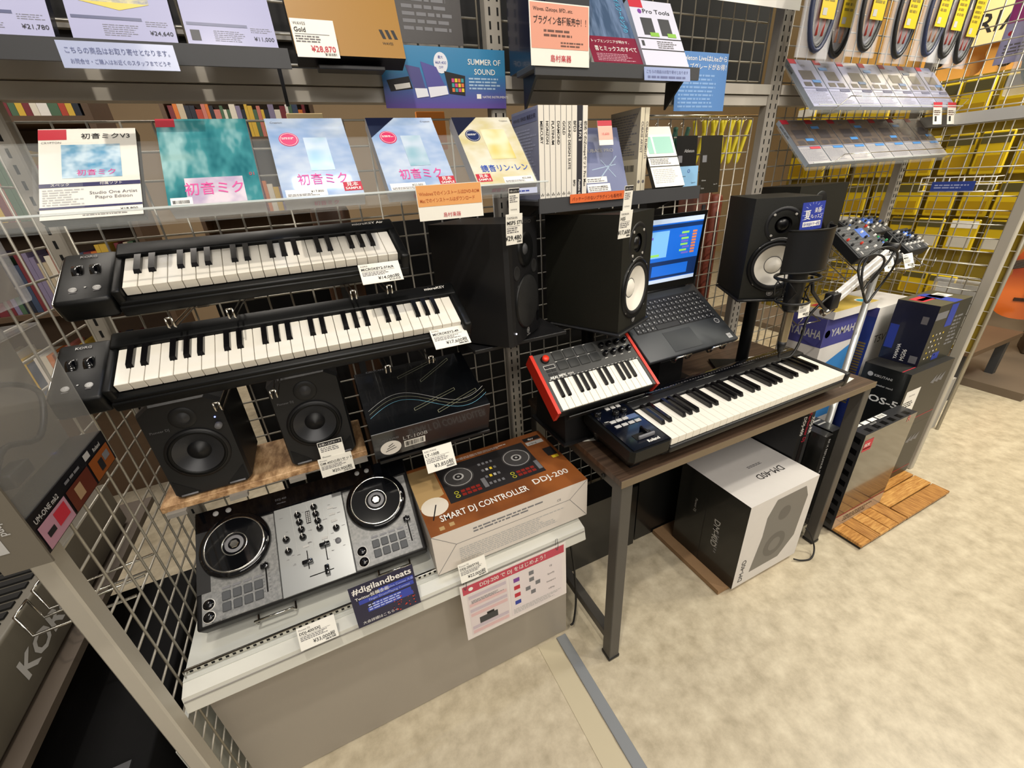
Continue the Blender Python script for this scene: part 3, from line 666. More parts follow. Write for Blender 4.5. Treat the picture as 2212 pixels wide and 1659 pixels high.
# papers and tags on the table
def paper_slip(label, x, y, w, h, yaw, z=.7072, lines=True, bars=False):
    o, p = card('paper_slip', label, 'paper', (x, y, z+.0007), 0, w, h, paper, yaw, .0006)
    if bars: p.bars(w*.1, h*.3, w*.6, h*.4, ink)
    else: p.lines(w*.1, h*.2, w*.8, h*.6, 4, greyink)
    p.done()
paper_slip('white barcode slip at the right front corner of the brown table', 1.458, .652, .06, .045, 8, bars=True)
paper_slip('white tag lying beside the foot of the right monitor stand', 1.385, .925, .085, .035, -12)
paper_slip('second white tag on the table in front of the right monitor stand foot', 1.375, .872, .10, .036, 4)
paper_slip('white note at the left edge of the brown table beside the MIDI keyboard', .548, .80, .05, .055, -20)
# ================================================================== laptop
def laptop():
    t = thing('laptop', 'open dark grey laptop with blue music software screen on a wire stand', 'laptop', (.795, .832, .871), 33.5, .5)
    w, L = .36, .25; body = mat('laptop_grey', '#3d4044', .42, .25)
    obj('base', G().box(0, w, 0, L, -.014, 0, 0, .003), body, t)
    obj('key_well', G().box(.022, w-.018, .098, .218, -.001, .0006), mat('key_well', '#1b1c1f', .5), t)
    g = G()
    for r in range(6):
        n = 17
        for c in range(n):
            x = .024+c*.0187; y = .100+r*.0192
            if r == 0 and 4 <= c <= 8:
                if c == 4: g.box(x, x+5*.0187-.003, y, y+.016, .0006, .0022)
                continue
            g.box(x, x+.0157, y, y+.016 if r < 5 else y+.012, .0006, .0022)
    kk = obj('keys', g, mat('laptop_key', '#2a2b2e', .45), t); kk['kind'] = 'stuff'
    obj('touchpad', G().box(.105, .215, .012, .086, -.0005, .0005), mat('touchpad', '#34373b', .35), t)
    obj('touchpad_bar', G().box(.105, .215, .012, .0125, .0005, .0009), black, t)
    pr = PR(t, (0,0,.0022))
    for r in range(6):
        for c in range(17):
            if not (r == 0 and 4 <= c <= 8): pr.rect(.027+c*.0187, .107+r*.0192, .004, .0045, lgrey); pr.rect(.033+c*.0187, .103+r*.0192, .004, .003, mgrey)
    pr.d = .0004; pr.fr((0,0,0), (1,0,0), (0,1,0)); pr.rect(.325, .010, .018, .018, lgrey); pr.text('intel', .334, .018, .006, ink, 'c'); pr.ring(.332, .083, .010, .0025, lgrey); pr.text('VAIO', .332, .081, .004, lgrey, 'c')
    pr.done()
    # lid stands almost upright: local angle relative to base
    a = R(61); c, s = math.cos(a), math.sin(a); H = .232
    def P(u, v, d=0): return (u, L-.004 + v*c + d*s, .004 + v*s - d*c)
    g = G(); vs = [P(0,0), P(w,0), P(w,H), P(0,H), P(0,0,.006), P(w,0,.006), P(w,H,.006), P(0,H,.006)]
    g.add(vs, [(0,1,2,3),(4,7,6,5),(0,4,5,1),(1,5,6,2),(2,6,7,3),(3,7,4,0)]); lid = obj('lid', g, satin, t)
    g = G(); g.tube([P(.04, -.003, .004), P(w-.04, -.003, .004)], .006, seg=12); obj('hinge', g, black, t)
    scr = mat('screen_blue', '#1d63c8', .3, emit=.55); sk = mat('screen_sky', '#78b4e6', .3, emit=.5); sd = mat('screen_navy', '#17305f', .3, emit=.4); sl = mat('screen_light', '#b9c8dc', .3, emit=.55)
    sg = mat('screen_green', '#8fcf5f', .3, emit=.5); so = mat('screen_orange', '#d07a4a', .3, emit=.5); sp = mat('screen_purple', '#6a63c4', .3, emit=.5)
    q = PR(lid, P(0,0), (1,0,0), Vector((0, c, s)), ('screen_image', 'screen_text')); q.d = .0006
    q.rect(.012, .024, w-.024, H-.036, scr); q.d = .0009
    q.rect(.012, .206, w-.024, .014, sl); q.rect(.012, .190, w-.024, .012, sd); q.rect(.012, .024, w-.024, .012, sl); q.rect(.012, .038, w-.024, .055, sd); q.rect(.012, .105, .2, .08, sk); q.rect(.24, .105, .10, .08, scr)
    q.d = .0012
    for i in range(7): q.rect(.03+random.uniform(0, .05), .110+i*.0105, random.uniform(.05, .12), .007, (sg, sp, so, scr)[i % 4])
    for i in range(8): q.rect(.31, .108+i*.009, .018, .006, so); q.rect(.255+random.uniform(0, .02), .108+i*.009, .03, .006, (sp, sg)[i % 2])
    q.rect(.16, .046, .15, .034, scr); q.rect(.03, .05, .08, .025, sp); q.done()
laptop()
st = thing('laptop_stand', 'black and chrome folding stand tilting the laptop', 'stand', (.795, .832, .871), 33.5, .5)
for x in (.09, .235): 
    g = G(); g.tube([(x, .03, -.020), (x, -.008, -.020), (x, -.012, -.012), (x, -.010, .006), (x+.055, -.010, .006), (x+.055, -.012, -.012), (x+.055, -.008, -.020), (x+.055, .03, -.020)], .0028, seg=8); obj('wire_stop', g, chrome, st)
obj('tray', G().box(.05, .31, .0, .22, -.0215, -.0175, 0, .001, 1), black, st)
st = thing('stand_column', 'black column and foot under the laptop on the brown table', 'stand', (.93, .93, .7074))
g = G(); g.add([(0,0,.005),(.1,0,.005),(.1,.06,.005),(0,.06,.005),(.0,.0,.185),(.1,.0,.185),(.1,.06,.224),(0,.06,.224)], [(0,3,2,1),(4,5,6,7),(0,1,5,4),(1,2,6,5),(2,3,7,6),(3,0,4,7)]); obj('column', g, black, st)
obj('foot_plate', G().box(-.06, .16, -.05, .11, 0, .005, 0, .001, 1), black, st)
# cables lying on the table
def cable_obj(label, pts, r=.0028, m=None, name='cable'):
    g = G(); g.tube(smooth_path(pts, 7), r, seg=8); return tag(obj(name, g, m or cable), label, 'cable')
cable_obj('black cable curling on the table behind the MIDI keyboard', [(.90,.86,.711),(.97,.855,.711),(1.05,.90,.711),(1.0,.925,.711),(1.1,.84,.711),(1.18,.83,.711)])
cable_obj('black power cord hanging down beside the table leg', [(.505,.93,.52),(.512,.87,.46),(.516,.80,.3),(.519,.78,.12),(.50,.762,.035),(.485,.756,.03)], .0035)
cable_obj('short black cord looping on the floor by the white box', [(1.462,.632,.10),(1.47,.612,.075),(1.475,.590,.025),(1.44,.575,.006),(1.40,.585,.006),(1.375,.600,.012)], .003)

# ================================================================== boxes with print
def carton(name, label, x0, x1, y0, y1, z0, z1, m, group=None, cat='box', mats=None):
    """axis-aligned carton; mats may give other colours for faces: l f t"""
    t = thing(name, label, cat, (x0, y0, z0), group=group); w, d, h = x1-x0, y1-y0, z1-z0
    g = G(); g.box(0, w, 0, d, 0, h); M = [m]
    for k, idx in (('l', 5), ('f', 2), ('t', 1), ('r', 3)):
        if mats and k in mats: M.append(mats[k]); g.m[idx] = len(M)-1
    obj('carton', g, M, t)
    F = lambda p: p.fr((0,0,0), (1,0,0), (0,0,1)); Lf = lambda p: p.fr((0,d,0), (0,-1,0), (0,0,1)); Tp = lambda p: p.fr((0,0,h), (1,0,0), (0,1,0))
    return t, PR(t), F, Lf, Tp, w, d, h
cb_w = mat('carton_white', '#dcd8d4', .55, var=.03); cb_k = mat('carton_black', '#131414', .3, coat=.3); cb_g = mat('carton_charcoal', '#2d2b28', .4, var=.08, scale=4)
# white DM-40D box under the table
t, p, F, Lf, Tp, w, d, h = carton('speaker_box', 'white and black monitor speaker carton under the brown table', 1.056, 1.392, .612, .892, .022, .395, cb_w, mats={'l': cb_k})
F(p); p.poly([(.075,.045),(.225,.045),(.290,.12),(.300,.30),(.275,.350),(.13,.350),(.10,.285),(.10,.20)], mat('print_grey', '#77746f', .5)); 
p.disc(.18, .13, .055, mat('print_grey_d', '#625f5b', .5), .0006); p.disc(.19, .27, .03, mat('print_grey_d', '#625f5b', .5), .0006); p.disc(.18, .13, .03, mat('print_grey', '#77746f', .5), .0008)
p.text('DM-40D', .045, .02, .030, ink, 'l', 90)
Lf(p); p.text('DM-40D', d*.60, .235, .034, lgrey, 'l', -90, .01); p.lines(d*.66, .09, .012, .1, 8, mgrey); p.text('Pioneer DJ', d*.28, .26, .014, lgrey, 'l', -90); p.line(d*.45, .0, d*.45, h, .002, char)
Tp(p); p.text('DM-40D', .205, .10, .036, ink, 'c', 180); p.lines(.16, .135, .08, .012, 2, greyink); p.done()
g = G(); g.box(1.012, 1.388, .628, .955, .002, .0205); tag(obj('cardboard_sheet', g, woodb), 'brown board under the white speaker carton', 'board')
# thin product boxes standing under the table
spm = [('DDJ-400', 1.418, .026, .61, '#17181b'), ('Performer DJ', 1.445, .020, .62, '#1a1516'), ('XDJ-RR', 1.466, .020, .60, '#3a3a3a')]
LB = ['thin black carton with white model number spine under the table, nearest the white carton', 'thin black carton with red spine lettering under the table', 'thin grey flecked carton under the table with white model spine']
for (s, x, ww, hh, c), lb in zip(spm, LB):
    t, p, F, Lf, Tp, w, d, h = carton('product_box', lb, x-.02, x-.02+ww-.002, .715, 1.04, .003, .003+hh, mat('spine_'+s, c, .35, coat=.2), 'thin cartons standing under the table')
    F(p); p.text(s, w*.3, h*.92, .022, red if 'Perf' in s else white, 'l', -90, .01); p.lines(w*.15, h*.2, w*.2, h*.3, 9, mgrey); p.done()
t, p, F, Lf, Tp, w, d, h = carton('product_box', 'black turntable carton with white spine title standing just left of the right table leg', 1.468, 1.508, .662, 1.02, .003, .492, cb_k, 'thin cartons standing under the table')
F(p); p.text('RP-X REPLEANUR PLAYER', w*.45, h*.97, .017, lgrey, 'l', -90); p.text('Reloop', w*.2, h*.3, .014, red, 'l', -90); p.done()
t, p, F, Lf, Tp, w, d, h = carton('product_box', 'plain black carton with white lines on top right of the table leg', 1.558, 1.612, .69, 1.02, .003, .47, cb_k, 'thin cartons standing under the table')
Tp(p)
for i in range(3): p.rect(.004, .05+i*.02, .044, .006, lgrey)
p.done()
# tall glossy stripe box in front
str_ = mat('stripe_dark', '#0a0a0b', .25, coat=.4); stg = mat('stripe_grey', '#2f2f31', .35, coat=.3)
t, p, F, Lf, Tp, w, d, h = carton('mixer_box', 'glossy grey carton with black stripes and red logo leaning on the wooden tile', 1.624, 1.955, .617, .678, .026, .473, mat('gloss_grey', '#453f37', .16, coat=.8), mats={'l': stg, 't': stg})
Lf(p)
for i in range(9): p.poly([(.004, .03+i*.048), (.052, .018+i*.048), (.052, .04+i*.048), (.004, .052+i*.048)], str_)
Tp(p)
for i in range(6): p.rect(.035+i*.048, .006, .024, .022, str_)
p.rect(.03, .045, .03, .012, white); p.rect(.07, .042, .035, .016, white); p.rect(.115, .042, .035, .016, white); p.rect(.16, .04, .05, .018, white); p.bars(.165, .043, .04, .012, ink); p.text('RELOOP', .09, .030, .010, lgrey)
F(p); p.rect(.01, .37, .055, .05, red); p.text('SIDE', .014, .392, .018, white, bold=.02); p.rect(.014, .38, .045, .004, white); p.text('R', .27, .42, .04, mat('print_pink', '#d77a72', .5)); p.rect(0, .0, .331, .06, mat('print_pale', '#a59a8c', .2, coat=.6)); p.rect(0, .058, .331, .005, red)
p.lines(.06, .015, .2, .03, 3, greyink); p.done()
# two KIKUTANI cartons
for i, (z0, z1, lb) in enumerate(((.026, .318, 'lower black speaker stand carton on the wooden tile'), (.3185, .597, 'upper black speaker stand carton with white model number'))):
    t, p, F, Lf, Tp, w, d, h = carton('stand_box', lb, 1.975, 2.292, .680, .840, z0, z1, cb_g, 'black speaker stand cartons', mats={'l': cb_k, 't': mat('carton_top', '#242321', .5)})
    Lf(p); p.text('KIKUTANI', .045, h*.83, .014, lgrey, bold=.02); p.disc(.030, h*.85, .010, lgrey); p.text('Monitor Speaker stand', .018, h*.70, .011, lgrey, bold=.02); p.text('MOS-5', .012, h*.45, .040, white, bold=.02, wid=.14)
    F(p); p.rect(.015, .05, .10, .15, white); p.text('KIKUTANI', .045, .17, .009, greyink); p.text('MOS-5', .02, .085, .026, ink, bold=.01); p.lines(.02, .12, .08, .03, 3, greyink); p.rect(0, .035, w, .003, red)
    for a in range(3): p.poly([(.18+a*.03, .2), (.22+a*.03, .23), (.21+a*.03, .19)], mgrey)
    Tp(p); p.rect(0, .03, w*.7, .003, red); p.ring(.2, .10, .02, .002, lgrey); p.done()
# mixer carton on top
nv = mat('navy_carton', '#15172c', .35, coat=.3)
t, p, F, Lf, Tp, w, d, h = carton('mixer_box', 'black and blue compact mixer carton on the speaker stand cartons', 2.068, 2.305, .708, .842, .5975, .845, mat('photo_dark', '#33332c', .4), mats={'l': nv, 't': mat('photo_dark2', '#54503e', .4)})
Lf(p); p.rect(.004, .05, .03, .10, blue); p.text('YAMAHA', .06, .01, .016, white, 'l', 90, .02); p.text('MG06', .085, .01, .020, white, 'l', 90, .01); p.rect(.095, .17, .02, .03, greyink); p.rect(.1, .01, .025, .03, mgrey)
F(p); p.rect(.09, .15, .05, .09, blue); p.rect(.0, .19, .08, .03, mgrey)
for i in range(5):
    for j in range(4): p.disc(.03+j*.025, .03+i*.024, .004, (white, yellow, lgrey)[(i+j) % 3])
p.rect(.09, .01, .05, .03, blue); p.lines(.15, .06, .07, .13, 8, mgrey)
Tp(p); p.rect(.02, .06, .09, .05, red); p.rect(.03, .07, .07, .02, white); p.rect(.12, .05, .09, .05, white); p.bars(.13, .06, .06, .03, ink); p.rect(.1, .0, .06, .12, blue); p.done()
# speaker cartons behind
pur = mat('purple_band', '#4a4a8c', .45)
t, p, F, Lf, Tp, w, d, h = carton('speaker_box', 'white monitor carton with purple brand band standing behind the table', 1.757, 2.022, .91, 1.085, .02, .80, cb_w, mats={'t': nv})
Lf(p); p.rect(0, .66, d, .12, pur); p.text('YAMAHA', .042, .695, .048, lgrey, wid=.125, bold=.02); p.disc(.022, .715, .017, lgrey); p.rect(.125, .58, .018, .03, ink); p.rect(.149, .58, .018, .03, ink); p.lines(.06, .56, .03, .01, 1, greyink)
F(p); p.rect(0, .66, w, .12, pur); p.text('YAMAHA', .045, .70, .045, lgrey, bold=.02); p.disc(.024, .715, .016, lgrey); p.poly([(.0,.30),(.265,.30),(.265,.66),(.06,.58)], mat('sky_print', '#3f86c9', .45)); p.text('MSP3', .012, .50, .06, white, bold=.02); p.text('STUDIO', .012, .44, .05, white, bold=.02); p.done()
t, p, F, Lf, Tp, w, d, h = carton('speaker_box', 'white monitor carton with blue and gold end behind the mixer carton', 2.055, 2.325, .885, 1.09, .02, .80, cb_w, mats={'l': mat('print_royal', '#2c3f8f', .4)})
Lf(p); p.rect(0, .74, d, .04, pur)
for i in range(24): p.rect(.11, .33+i*.0125, .085, .008, mat('gold_print', '#a8925a', .35, .4))
p.text('50', .055, .42, .07, white, 'l', 90, .02); F(p); p.text('T5V', .03, .62, .05, ink); p.done()
t, p, F, Lf, Tp, w, d, h = carton('flat_box', 'flat yellow-topped box with teal sticker lying on the purple band carton', 1.765, 2.05, .895, 1.07, .8008, .832, cb_w, mats={'t': mat('yellow_print', '#c9ad52', .45, var=.2, scale=12)})
Tp(p); p.disc(.235, .035, .028, white); p.disc(.235, .035, .021, mat('sticker_teal', '#3aa9c4', .4), .0006); p.rect(.02, .05, .04, .06, red); p.rect(.07, .08, .05, .05, woodb); p.done()
# wooden tile
wd = [ramp_mat('teak_%d' % i, a, b, 30, (6, .6, 1) if i % 2 else (.6, 6, 1), .42, 5) for i, (a, b) in enumerate((('#9a6428', '#d09a52'), ('#8f5d2a', '#c48f4c'), ('#a87032', '#d8a65e')))]
t = thing('deck_tile', 'interlocking teak slat deck tiles on the floor under the black cartons', 'wood tile', (1.64, .515, 0))
obj('grid_base', G().box(.004, .638, .004, .165, .0005, .012), black, t)
for i in range(5): obj('slat', G().box(i*.0625, i*.0625+.058, 0, .168, .012, .0253, 0, .0015, 1), wd[i % 3], t)
for i in range(5): obj('slat', G().box(.3165, .642, i*.0655, i*.0655+.061, .012, .0253, 0, .0015, 1), wd[(i+1) % 3], t)
# black cartons in the dark under the table
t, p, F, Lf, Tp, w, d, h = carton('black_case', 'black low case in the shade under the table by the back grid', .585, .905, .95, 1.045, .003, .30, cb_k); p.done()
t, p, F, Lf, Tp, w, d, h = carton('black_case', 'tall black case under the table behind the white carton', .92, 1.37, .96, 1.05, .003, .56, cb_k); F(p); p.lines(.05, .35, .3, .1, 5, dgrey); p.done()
# DJ controller carton on base
brown = ramp_mat('carton_brown', '#6d3d20', '#9a5a2c', 5, (1, 1, 1), .4, 3)
t, p, F, Lf, Tp, w, d, h = carton('controller_box', 'brown and white DJ controller carton beside the silver controller', .092, .515, .726, 1.0, .5225, .644, mat('carton_offwhite', '#ddd5cc', .5), mats={'t': brown})
Tp(p); dk = mat('print_dark', '#2b292a', .4); p.poly([(.0,.10),(.07,.13),(.07,.26),(.0,.26)], mat('print_tan', '#b99a6a', .45)); p.disc(.036, .095, .034, mat('print_cream', '#e6dccb', .45), .0006); p.line(.02, .05, .04, .1, .003, ink, .0009)
p.rect(.025, .01, .012, .012, mat('print_tan', '#b99a6a', .45)); p.rect(.05, .013, .012, .012, mat('print_tan', '#b99a6a', .45)); p.rect(.075, .085, .272, .155, dk, .0006)
for cx in (.125, .300):
    p.disc(cx, .178, .042, mat('print_disc', '#4a4848', .4), .0008); p.ring(cx, .178, .038, .002, lgrey, .001); p.disc(cx, .178, .015, lgrey, .001); p.disc(cx, .178, .010, dk, .0012); p.disc(cx, .178, .004, lgrey, .0013)
for bx in (.112, .272):
    for r in range(2):
        for c in range(4): p.rect(bx+c*.014, .098+r*.014, .011, .010, mat('print_redpad', '#8c2a22', .4), .0008)
    for r in range(2): p.ring(bx-.012, .103+r*.015, .006, .002, mat('print_lime', '#c8c23a', .4), .0009)
    p.rect(bx+.062, .10, .012, .04, mgrey, .0008)
for i in range(4):
    for j in range(4): p.rect(.190+j*.012, .105+i*.03, .007, .010, (mgrey, yellow, lgrey)[(i*j) % 3], .0009)
p.text('SMART DJ CONTROLLER', .035, .035, .030, white, wid=.235, bold=.012, d=.0016); p.text('DDJ-200', .292, .048, .029, white, bold=.012, wid=.105)
p.rect(.385, .14, .03, .04, ink); p.rect(.392, .125, .02, .012, yellow); p.rect(.355, .235, .055, .018, ink); p.text('djay', .37, .239, .012, white); p.rect(.355, .212, .055, .018, lgrey); p.text('edjing', .362, .216, .011, ink); p.lines(.12, .248, .2, .012, 2, lgrey)
F(p); p.line(0, h, .055, h*.62, .0012, mgrey); p.line(.055, h*.62, 0, 0, .0012, mgrey); p.line(w, h, w-.055, h*.62, .0012, mgrey); p.line(w-.055, h*.62, w, 0, .0012, mgrey); p.line(.055, h*.62, w-.055, h*.62, .0012, mgrey)
p.lines(.06, .01, .3, .05, 8, lgrey); p.text('CE', .33, .085, .010, mgrey); p.lines(.1, .09, .2, .018, 2, mgrey); p.done()
# keyboard stand carton (tilted)
t = thing('stand_box', 'black glossy keyboard stand carton with line drawing of four legs on it', 'box', (.022, .872, .792), 19)
L, w, h = .212, .285, .088
obj('carton', G().box(0, w, 0, L, 0, h, 0, .001, 1), mat('carton_gloss', '#0b0d10', .2, coat=.5), t)
p = PR(t, (0,0,h)); wl = mat('print_line', '#85866f', .5)
for a in (((.10,.16),(.21,.20)), ((.15,.13),(.24,.19)), ((.11,.04),(.22,.075)), ((.16,.015),(.27,.055))):
    (x0, y0), (x1, y1) = a
    for o2 in (0, .008): p.line(x0, y0+o2, x1, y1+o2, .0009, wl)
    p.line(x0, y0, x0, y0+.008, .0012, wl); p.line(x1, y1, x1, y1+.008, .0012, wl)
for s, m in ((0, mat('print_cyan', '#6aa7c0', .5)), (.012, wl), (.024, lgrey)):
    pts = [(.01+.28*i/24, .05+s+.035*math.sin(i/24*6.0)) for i in range(25)]
    for a, b in zip(pts, pts[1:]): p.line(*a, *b, .0009, m)
p.text('KIKUTANI', .03, .205, .010, mgrey)
p.fr((0,0,0), (1,0,0), (0,0,1)); p.disc(.038, .030, .024, white); 
for i in range(3): p.line(.025+i*.004, .020+i*.008, .05-i*.003, .028+i*.008, .002, ink, .0008)
p.text('LT-100B', .068, .045, .017, lgrey); p.rect(.069, .018, .05, .022, white, .0006); p.bars(.072, .021, .044, .016, ink, 18, .0009); p.text('セット内容', .02, .058, .008, mgrey); p.done()
# ================================================================== software boxes on the acrylic tray
sky = ramp_mat('cover_sky', '#86a3cc', '#c2cfe0', 9, (1, 1.6, 1), .38, 3, '#a6bad8', coat=.6, spec=.05)
tealc = ramp_mat('cover_teal', '#1f6670', '#9cc4c4', 11, (1.8, .8, 1), .38, 3, '#3f8a90', coat=.6, spec=.05)
cream = ramp_mat('cover_cream', '#cbbf8c', '#dcd8c6', 12, (1, 1.4, 1), .38, 3, '#d3cbac', coat=.6, spec=.05)
carts = mat('carton_side', '#b9bcc4', .35)
lil = mat('sheet_lilac', '#b4b5d4', .14, coat=.5); navy = mat('case_navy', '#141a33', .25, coat=.3)
hot = mat('print_hotpink', '#e0519b', .4)
def soft(label, x, m, kind, yaw=0, tilt=46, y=.894, z=1.336, w=.135, L=.187, t_=.026, sidem=None):
    t = thing('software_box', label, 'software box', (x, y, z), tilt, yaw, 'software boxes on the acrylic tray')
    g = G(); g.box(0, w, 0, L, 0, t_); g.m[1] = 1; obj('carton', g, [sidem or carts, m], t)
    return t, PR(t, (0,0,t_)), w, L
t, p, w, L = soft('thin black software case with white spec sheet at the left end of the acrylic tray', -.354, paper, 0, -2, z=1.3375, y=.910, w=.128, L=.182, t_=.014, sidem=black)
p.rect(0, L*.87, w*.28, L*.12, red); p.text('初音ミクV3', w*.68, L*.88, .013, ink, 'c', bold=.015); p.text('CRYPTON', w*.03, L*.825, .0055, greyink)
p.rect(w*.22, L*.43, w*.60, L*.38, ramp_mat('cover_pic', '#5f9fc4', '#cfe4f0', 40, rough=.3, detail=2)); p.text('初音ミク', w*.56, L*.46, .013, hot, 'c', bold=.02)
p.d = .0006; p.rect(0, L*.335, w, L*.042, mat('bar_indigo', '#312f5c', .4)); p.rect(0, L*.105, w, L*.022, mat('bar_indigo', '#312f5c', .4)); p.d = .0008
p.text('スペック', w*.2, L*.345, .006, white, 'c'); p.text('付属ソフト', w*.7, L*.345, .006, white, 'c'); p.d = .0004
p.text('Studio One Artist', w*.72, L*.245, .0085, greyink, 'c'); p.text('Piapro Edition', w*.72, L*.195, .0085, greyink, 'c'); p.lines(w*.03, L*.14, w*.4, L*.18, 7, lgrey); p.text('¥18,800', w*.95, L*.055, .007, ink, 'r'); p.lines(w*.4, L*.02, w*.55, L*.03, 2, greyink); p.done()
for nm, x, m, lb in (('a', -.187, tealc, 'teal software box with pink title, second on the acrylic tray'), ('b', -.022, sky, 'pale blue software box with red disc and sample sticker in the middle of the tray'),
                     ('c', .158, sky, 'pale blue software box with blue corner flash, fourth on the acrylic tray'), ('d', .337, cream, 'cream software box with dark blue disc at the right of the tray')):
    t, p, w, L = soft(lb, x, m, 0)
    if nm == 'a':
        p.rect(0, L*.9, w*.2, L*.1, red); p.text('初音ミク', w*.5, L*.12, .028, hot, 'c', bold=.03, wid=w*.62); p.rect(w*.03, L*.015, w*.22, L*.075, white); p.d = .0007; p.bars(w*.05, L*.025, w*.17, L*.035, ink)
        p.d = .0004; p.rect(w*.2, L*.0, w*.62, L*.30, ramp_mat('cover_lilac', '#b9a9c4', '#e0d4dd', 30, rough=.2, detail=2, coat=.6), .0002); p.text('01', w*.93, L*.3, .010, red, 'c')
    else:
        p.disc(w*.24, L*.72, .0165, mat('disc_crimson', '#d3305f', .35) if nm != 'd' else mat('disc_navy', '#23305e', .35)); p.d = .0007; p.ring(w*.24, L*.72, .0145, .0007, white); p.lines(w*.155, L*.72, w*.17, L*.03, 2, white); p.d = .0004
        p.text('Crypton', w*.06 if nm == 'b' else w*.8, L*.93, .006, greyink)
        if nm != 'd': p.text('初音ミク', w*.53, L*.16, .027, hot, 'c', bold=.03, wid=w*.62); p.rect(w*.42, L*.32, w*.3, L*.42, ramp_mat('cover_soft', '#8fb9c8', '#c9d7e6', 25, rough=.2, detail=1, coat=.6))
        else: p.text('鏡音リン･レン', w*.55, L*.19, .020, mat('ink_royal', '#3257b5', .4), 'c', bold=.03, wid=w*.8); p.rect(w*.4, L*.36, w*.42, L*.45, ramp_mat('cover_soft_y', '#dcc873', '#efe6c4', 25, rough=.2, detail=1, coat=.6))
        sx = (.76 if nm != 'd' else .02); p.rect(w*sx, L*.05, w*.24, L*.11, red); p.d = .0007; p.text('見本', w*(sx+.12), L*.105, .0105, white, 'c', bold=.03); p.text('SAMPLE', w*(sx+.12), L*.063, .0075, white, 'c', bold=.02, wid=w*.2); p.d = .0004
        if nm != 'b': p.poly([(0, L), (w*.42, L), (0, L*.72)], navy)
        p.rect(w*(.04 if nm != 'd' else .45), L*.015, w*.5, L*.085, white); p.d = .0007; p.text({'b': '¥17,800', 'c': '¥22,000', 'd': '¥22,000'}[nm], w*(.5 if nm != 'd' else .92), L*.055, .0065, ink, 'r'); p.lines(w*(.06 if nm != 'd' else .47), L*.02, w*.4, L*.03, 2, greyink)
        p.fr((0,0,0), (1,0,0), (0,0,1)); p.text('初音ミク' if nm != 'd' else '鏡音リン･レン', w*.5, .008, .011, mat('ink_rose', '#c98aa6', .4), 'c')
    p.done()
# ---- standing plug-in cases
ivory = mat('case_ivory', '#e8e3d8', .35)
def spine(label, x, txt, m=ivory, w=.0139, tm=ink, y=.952, z=1.3145, h=.190, d=.135, sub=None, cover=None):
    t = thing('plugin_case', label, 'software case', (x, y, z), group='standing plug-in cases')
    g = G(); g.box(0, w, 0, d, 0, h); g.m[5] = 1; obj('case', g, [m, cover or mat('case_slate', '#8d93ad', .3)], t)
    p = PR(t, (0,0,0), (1,0,0), (0,0,1)); p.text(txt, w*.33, h*.84, .0098, tm, 'l', -90, .01); p.line(0, 0, 0, h, .0006, dgrey)
    if sub: p.text(sub, w*.33, h*.2, .008, tm, 'l', -90, .02)
    else: p.poly([(w*.15, .012), (w*.35, .006), (w*.5, .012), (w*.65, .006), (w*.85, .012), (w*.65, .009), (w*.5, .015), (w*.35, .009)], ink)
    return t, p, w, h, d
for i, (s, m, tm, sub, lb) in enumerate((('MERCURY', ivory, ink, None, 'white plug-in case with grey-blue cover, leftmost of the standing spines'), ('HORIZON', ivory, ink, None, 'second white standing plug-in case, spine reads HORIZON'), ('PLATINUM', ivory, ink, None, 'third white standing plug-in case, spine reads PLATINUM'),
        ('DIAMOND', ivory, ink, None, 'fourth white standing plug-in case, spine reads DIAMOND'), ('GOLD', ivory, ink, None, 'fifth white standing plug-in case, spine reads GOLD'), ('SOUND DESIGN SUITE', ivory, ink, None, 'white standing plug-in case, spine reads SOUND DESIGN SUITE'),
        ('BFD3', ivory, ink, 'BFD', 'white standing drum plug-in case, spine reads BFD3'), ('BIAS FX 2', mat('case_graphite', '#35343a', .35), white, 'Positive Grid', 'dark grey standing plug-in case among the white spines'), ('初めてのiZotopeセット Pro Max', ivory, ink, ' ', 'white standing case with Japanese spine, rightmost of the row'))):
    t, p, w, h, d = spine(lb, .5195+i*.0146, s, m, tm=tm, sub=sub)
    if i == 0: p.fr((0,d,0), (0,-1,0), (0,0,1)); p.rect(.004, h*.85, d-.01, h*.12, mat('cover_slate', '#6f779c', .3)); p.d = .0007; p.text('WAVES SERIES 機能比較', d*.5, h*.89, .010, navy, 'c', wid=d*.85); p.d = .0004; p.lines(.01, h*.1, d-.02, h*.7, 20, mat('print_mist', '#a7adc6', .4))
    p.done()
for i, (s, lb) in enumerate((('CUBASE ARTIST', 'cream standing music software case with printed back cover'), ('CUBASE ELEMENTS', 'cream standing music software case beside the white sheet case'))):
    t, p, w, h, d = spine(lb, .824+i*.0146, s, mat('case_cream', '#d6cdb6', .4), tm=greyink, y=.975, z=1.3145, sub=' ', d=.12, cover=mat('case_putty', '#a39c8d', .4)); p.disc(w*.5, h*.12, .004, greyink)
    if i == 0: p.fr((0,d,0), (0,-1,0), (0,0,1)); p.lines(.008, h*.45, d-.016, h*.5, 16, mgrey); p.rect(d*.5, .0, d*.5, h*.4, mat('case_cream', '#d6cdb6', .4)); p.d = .0007; p.bars(d*.55, h*.25, d*.35, h*.08, ink); p.text('ARTIST', d*.1, h*.3, .012, ink)
    p.done()
def flat_case(label, x, y, z, tilt, w, L, m, t_=.014, edge_=None, name='software_case', group=None, yaw=0):
    t = thing(name, label, 'software case', (x, y, z), tilt, yaw, group); g = G(); g.box(0, w, 0, L, 0, t_); g.m[1] = 1; obj('case', g, [edge_ or navy, m], t); return t, PR(t, (0,0,t_))
slate = ramp_mat('cover_slate', '#14171b', '#2a3037', 20, rough=.45, detail=2, coat=.12)
t, p = flat_case('dark slate software case with crossed light streaks, between the spines and cream cases', .668, .985, 1.3145, 68, .128, .160, slate); w, L = .128, .160
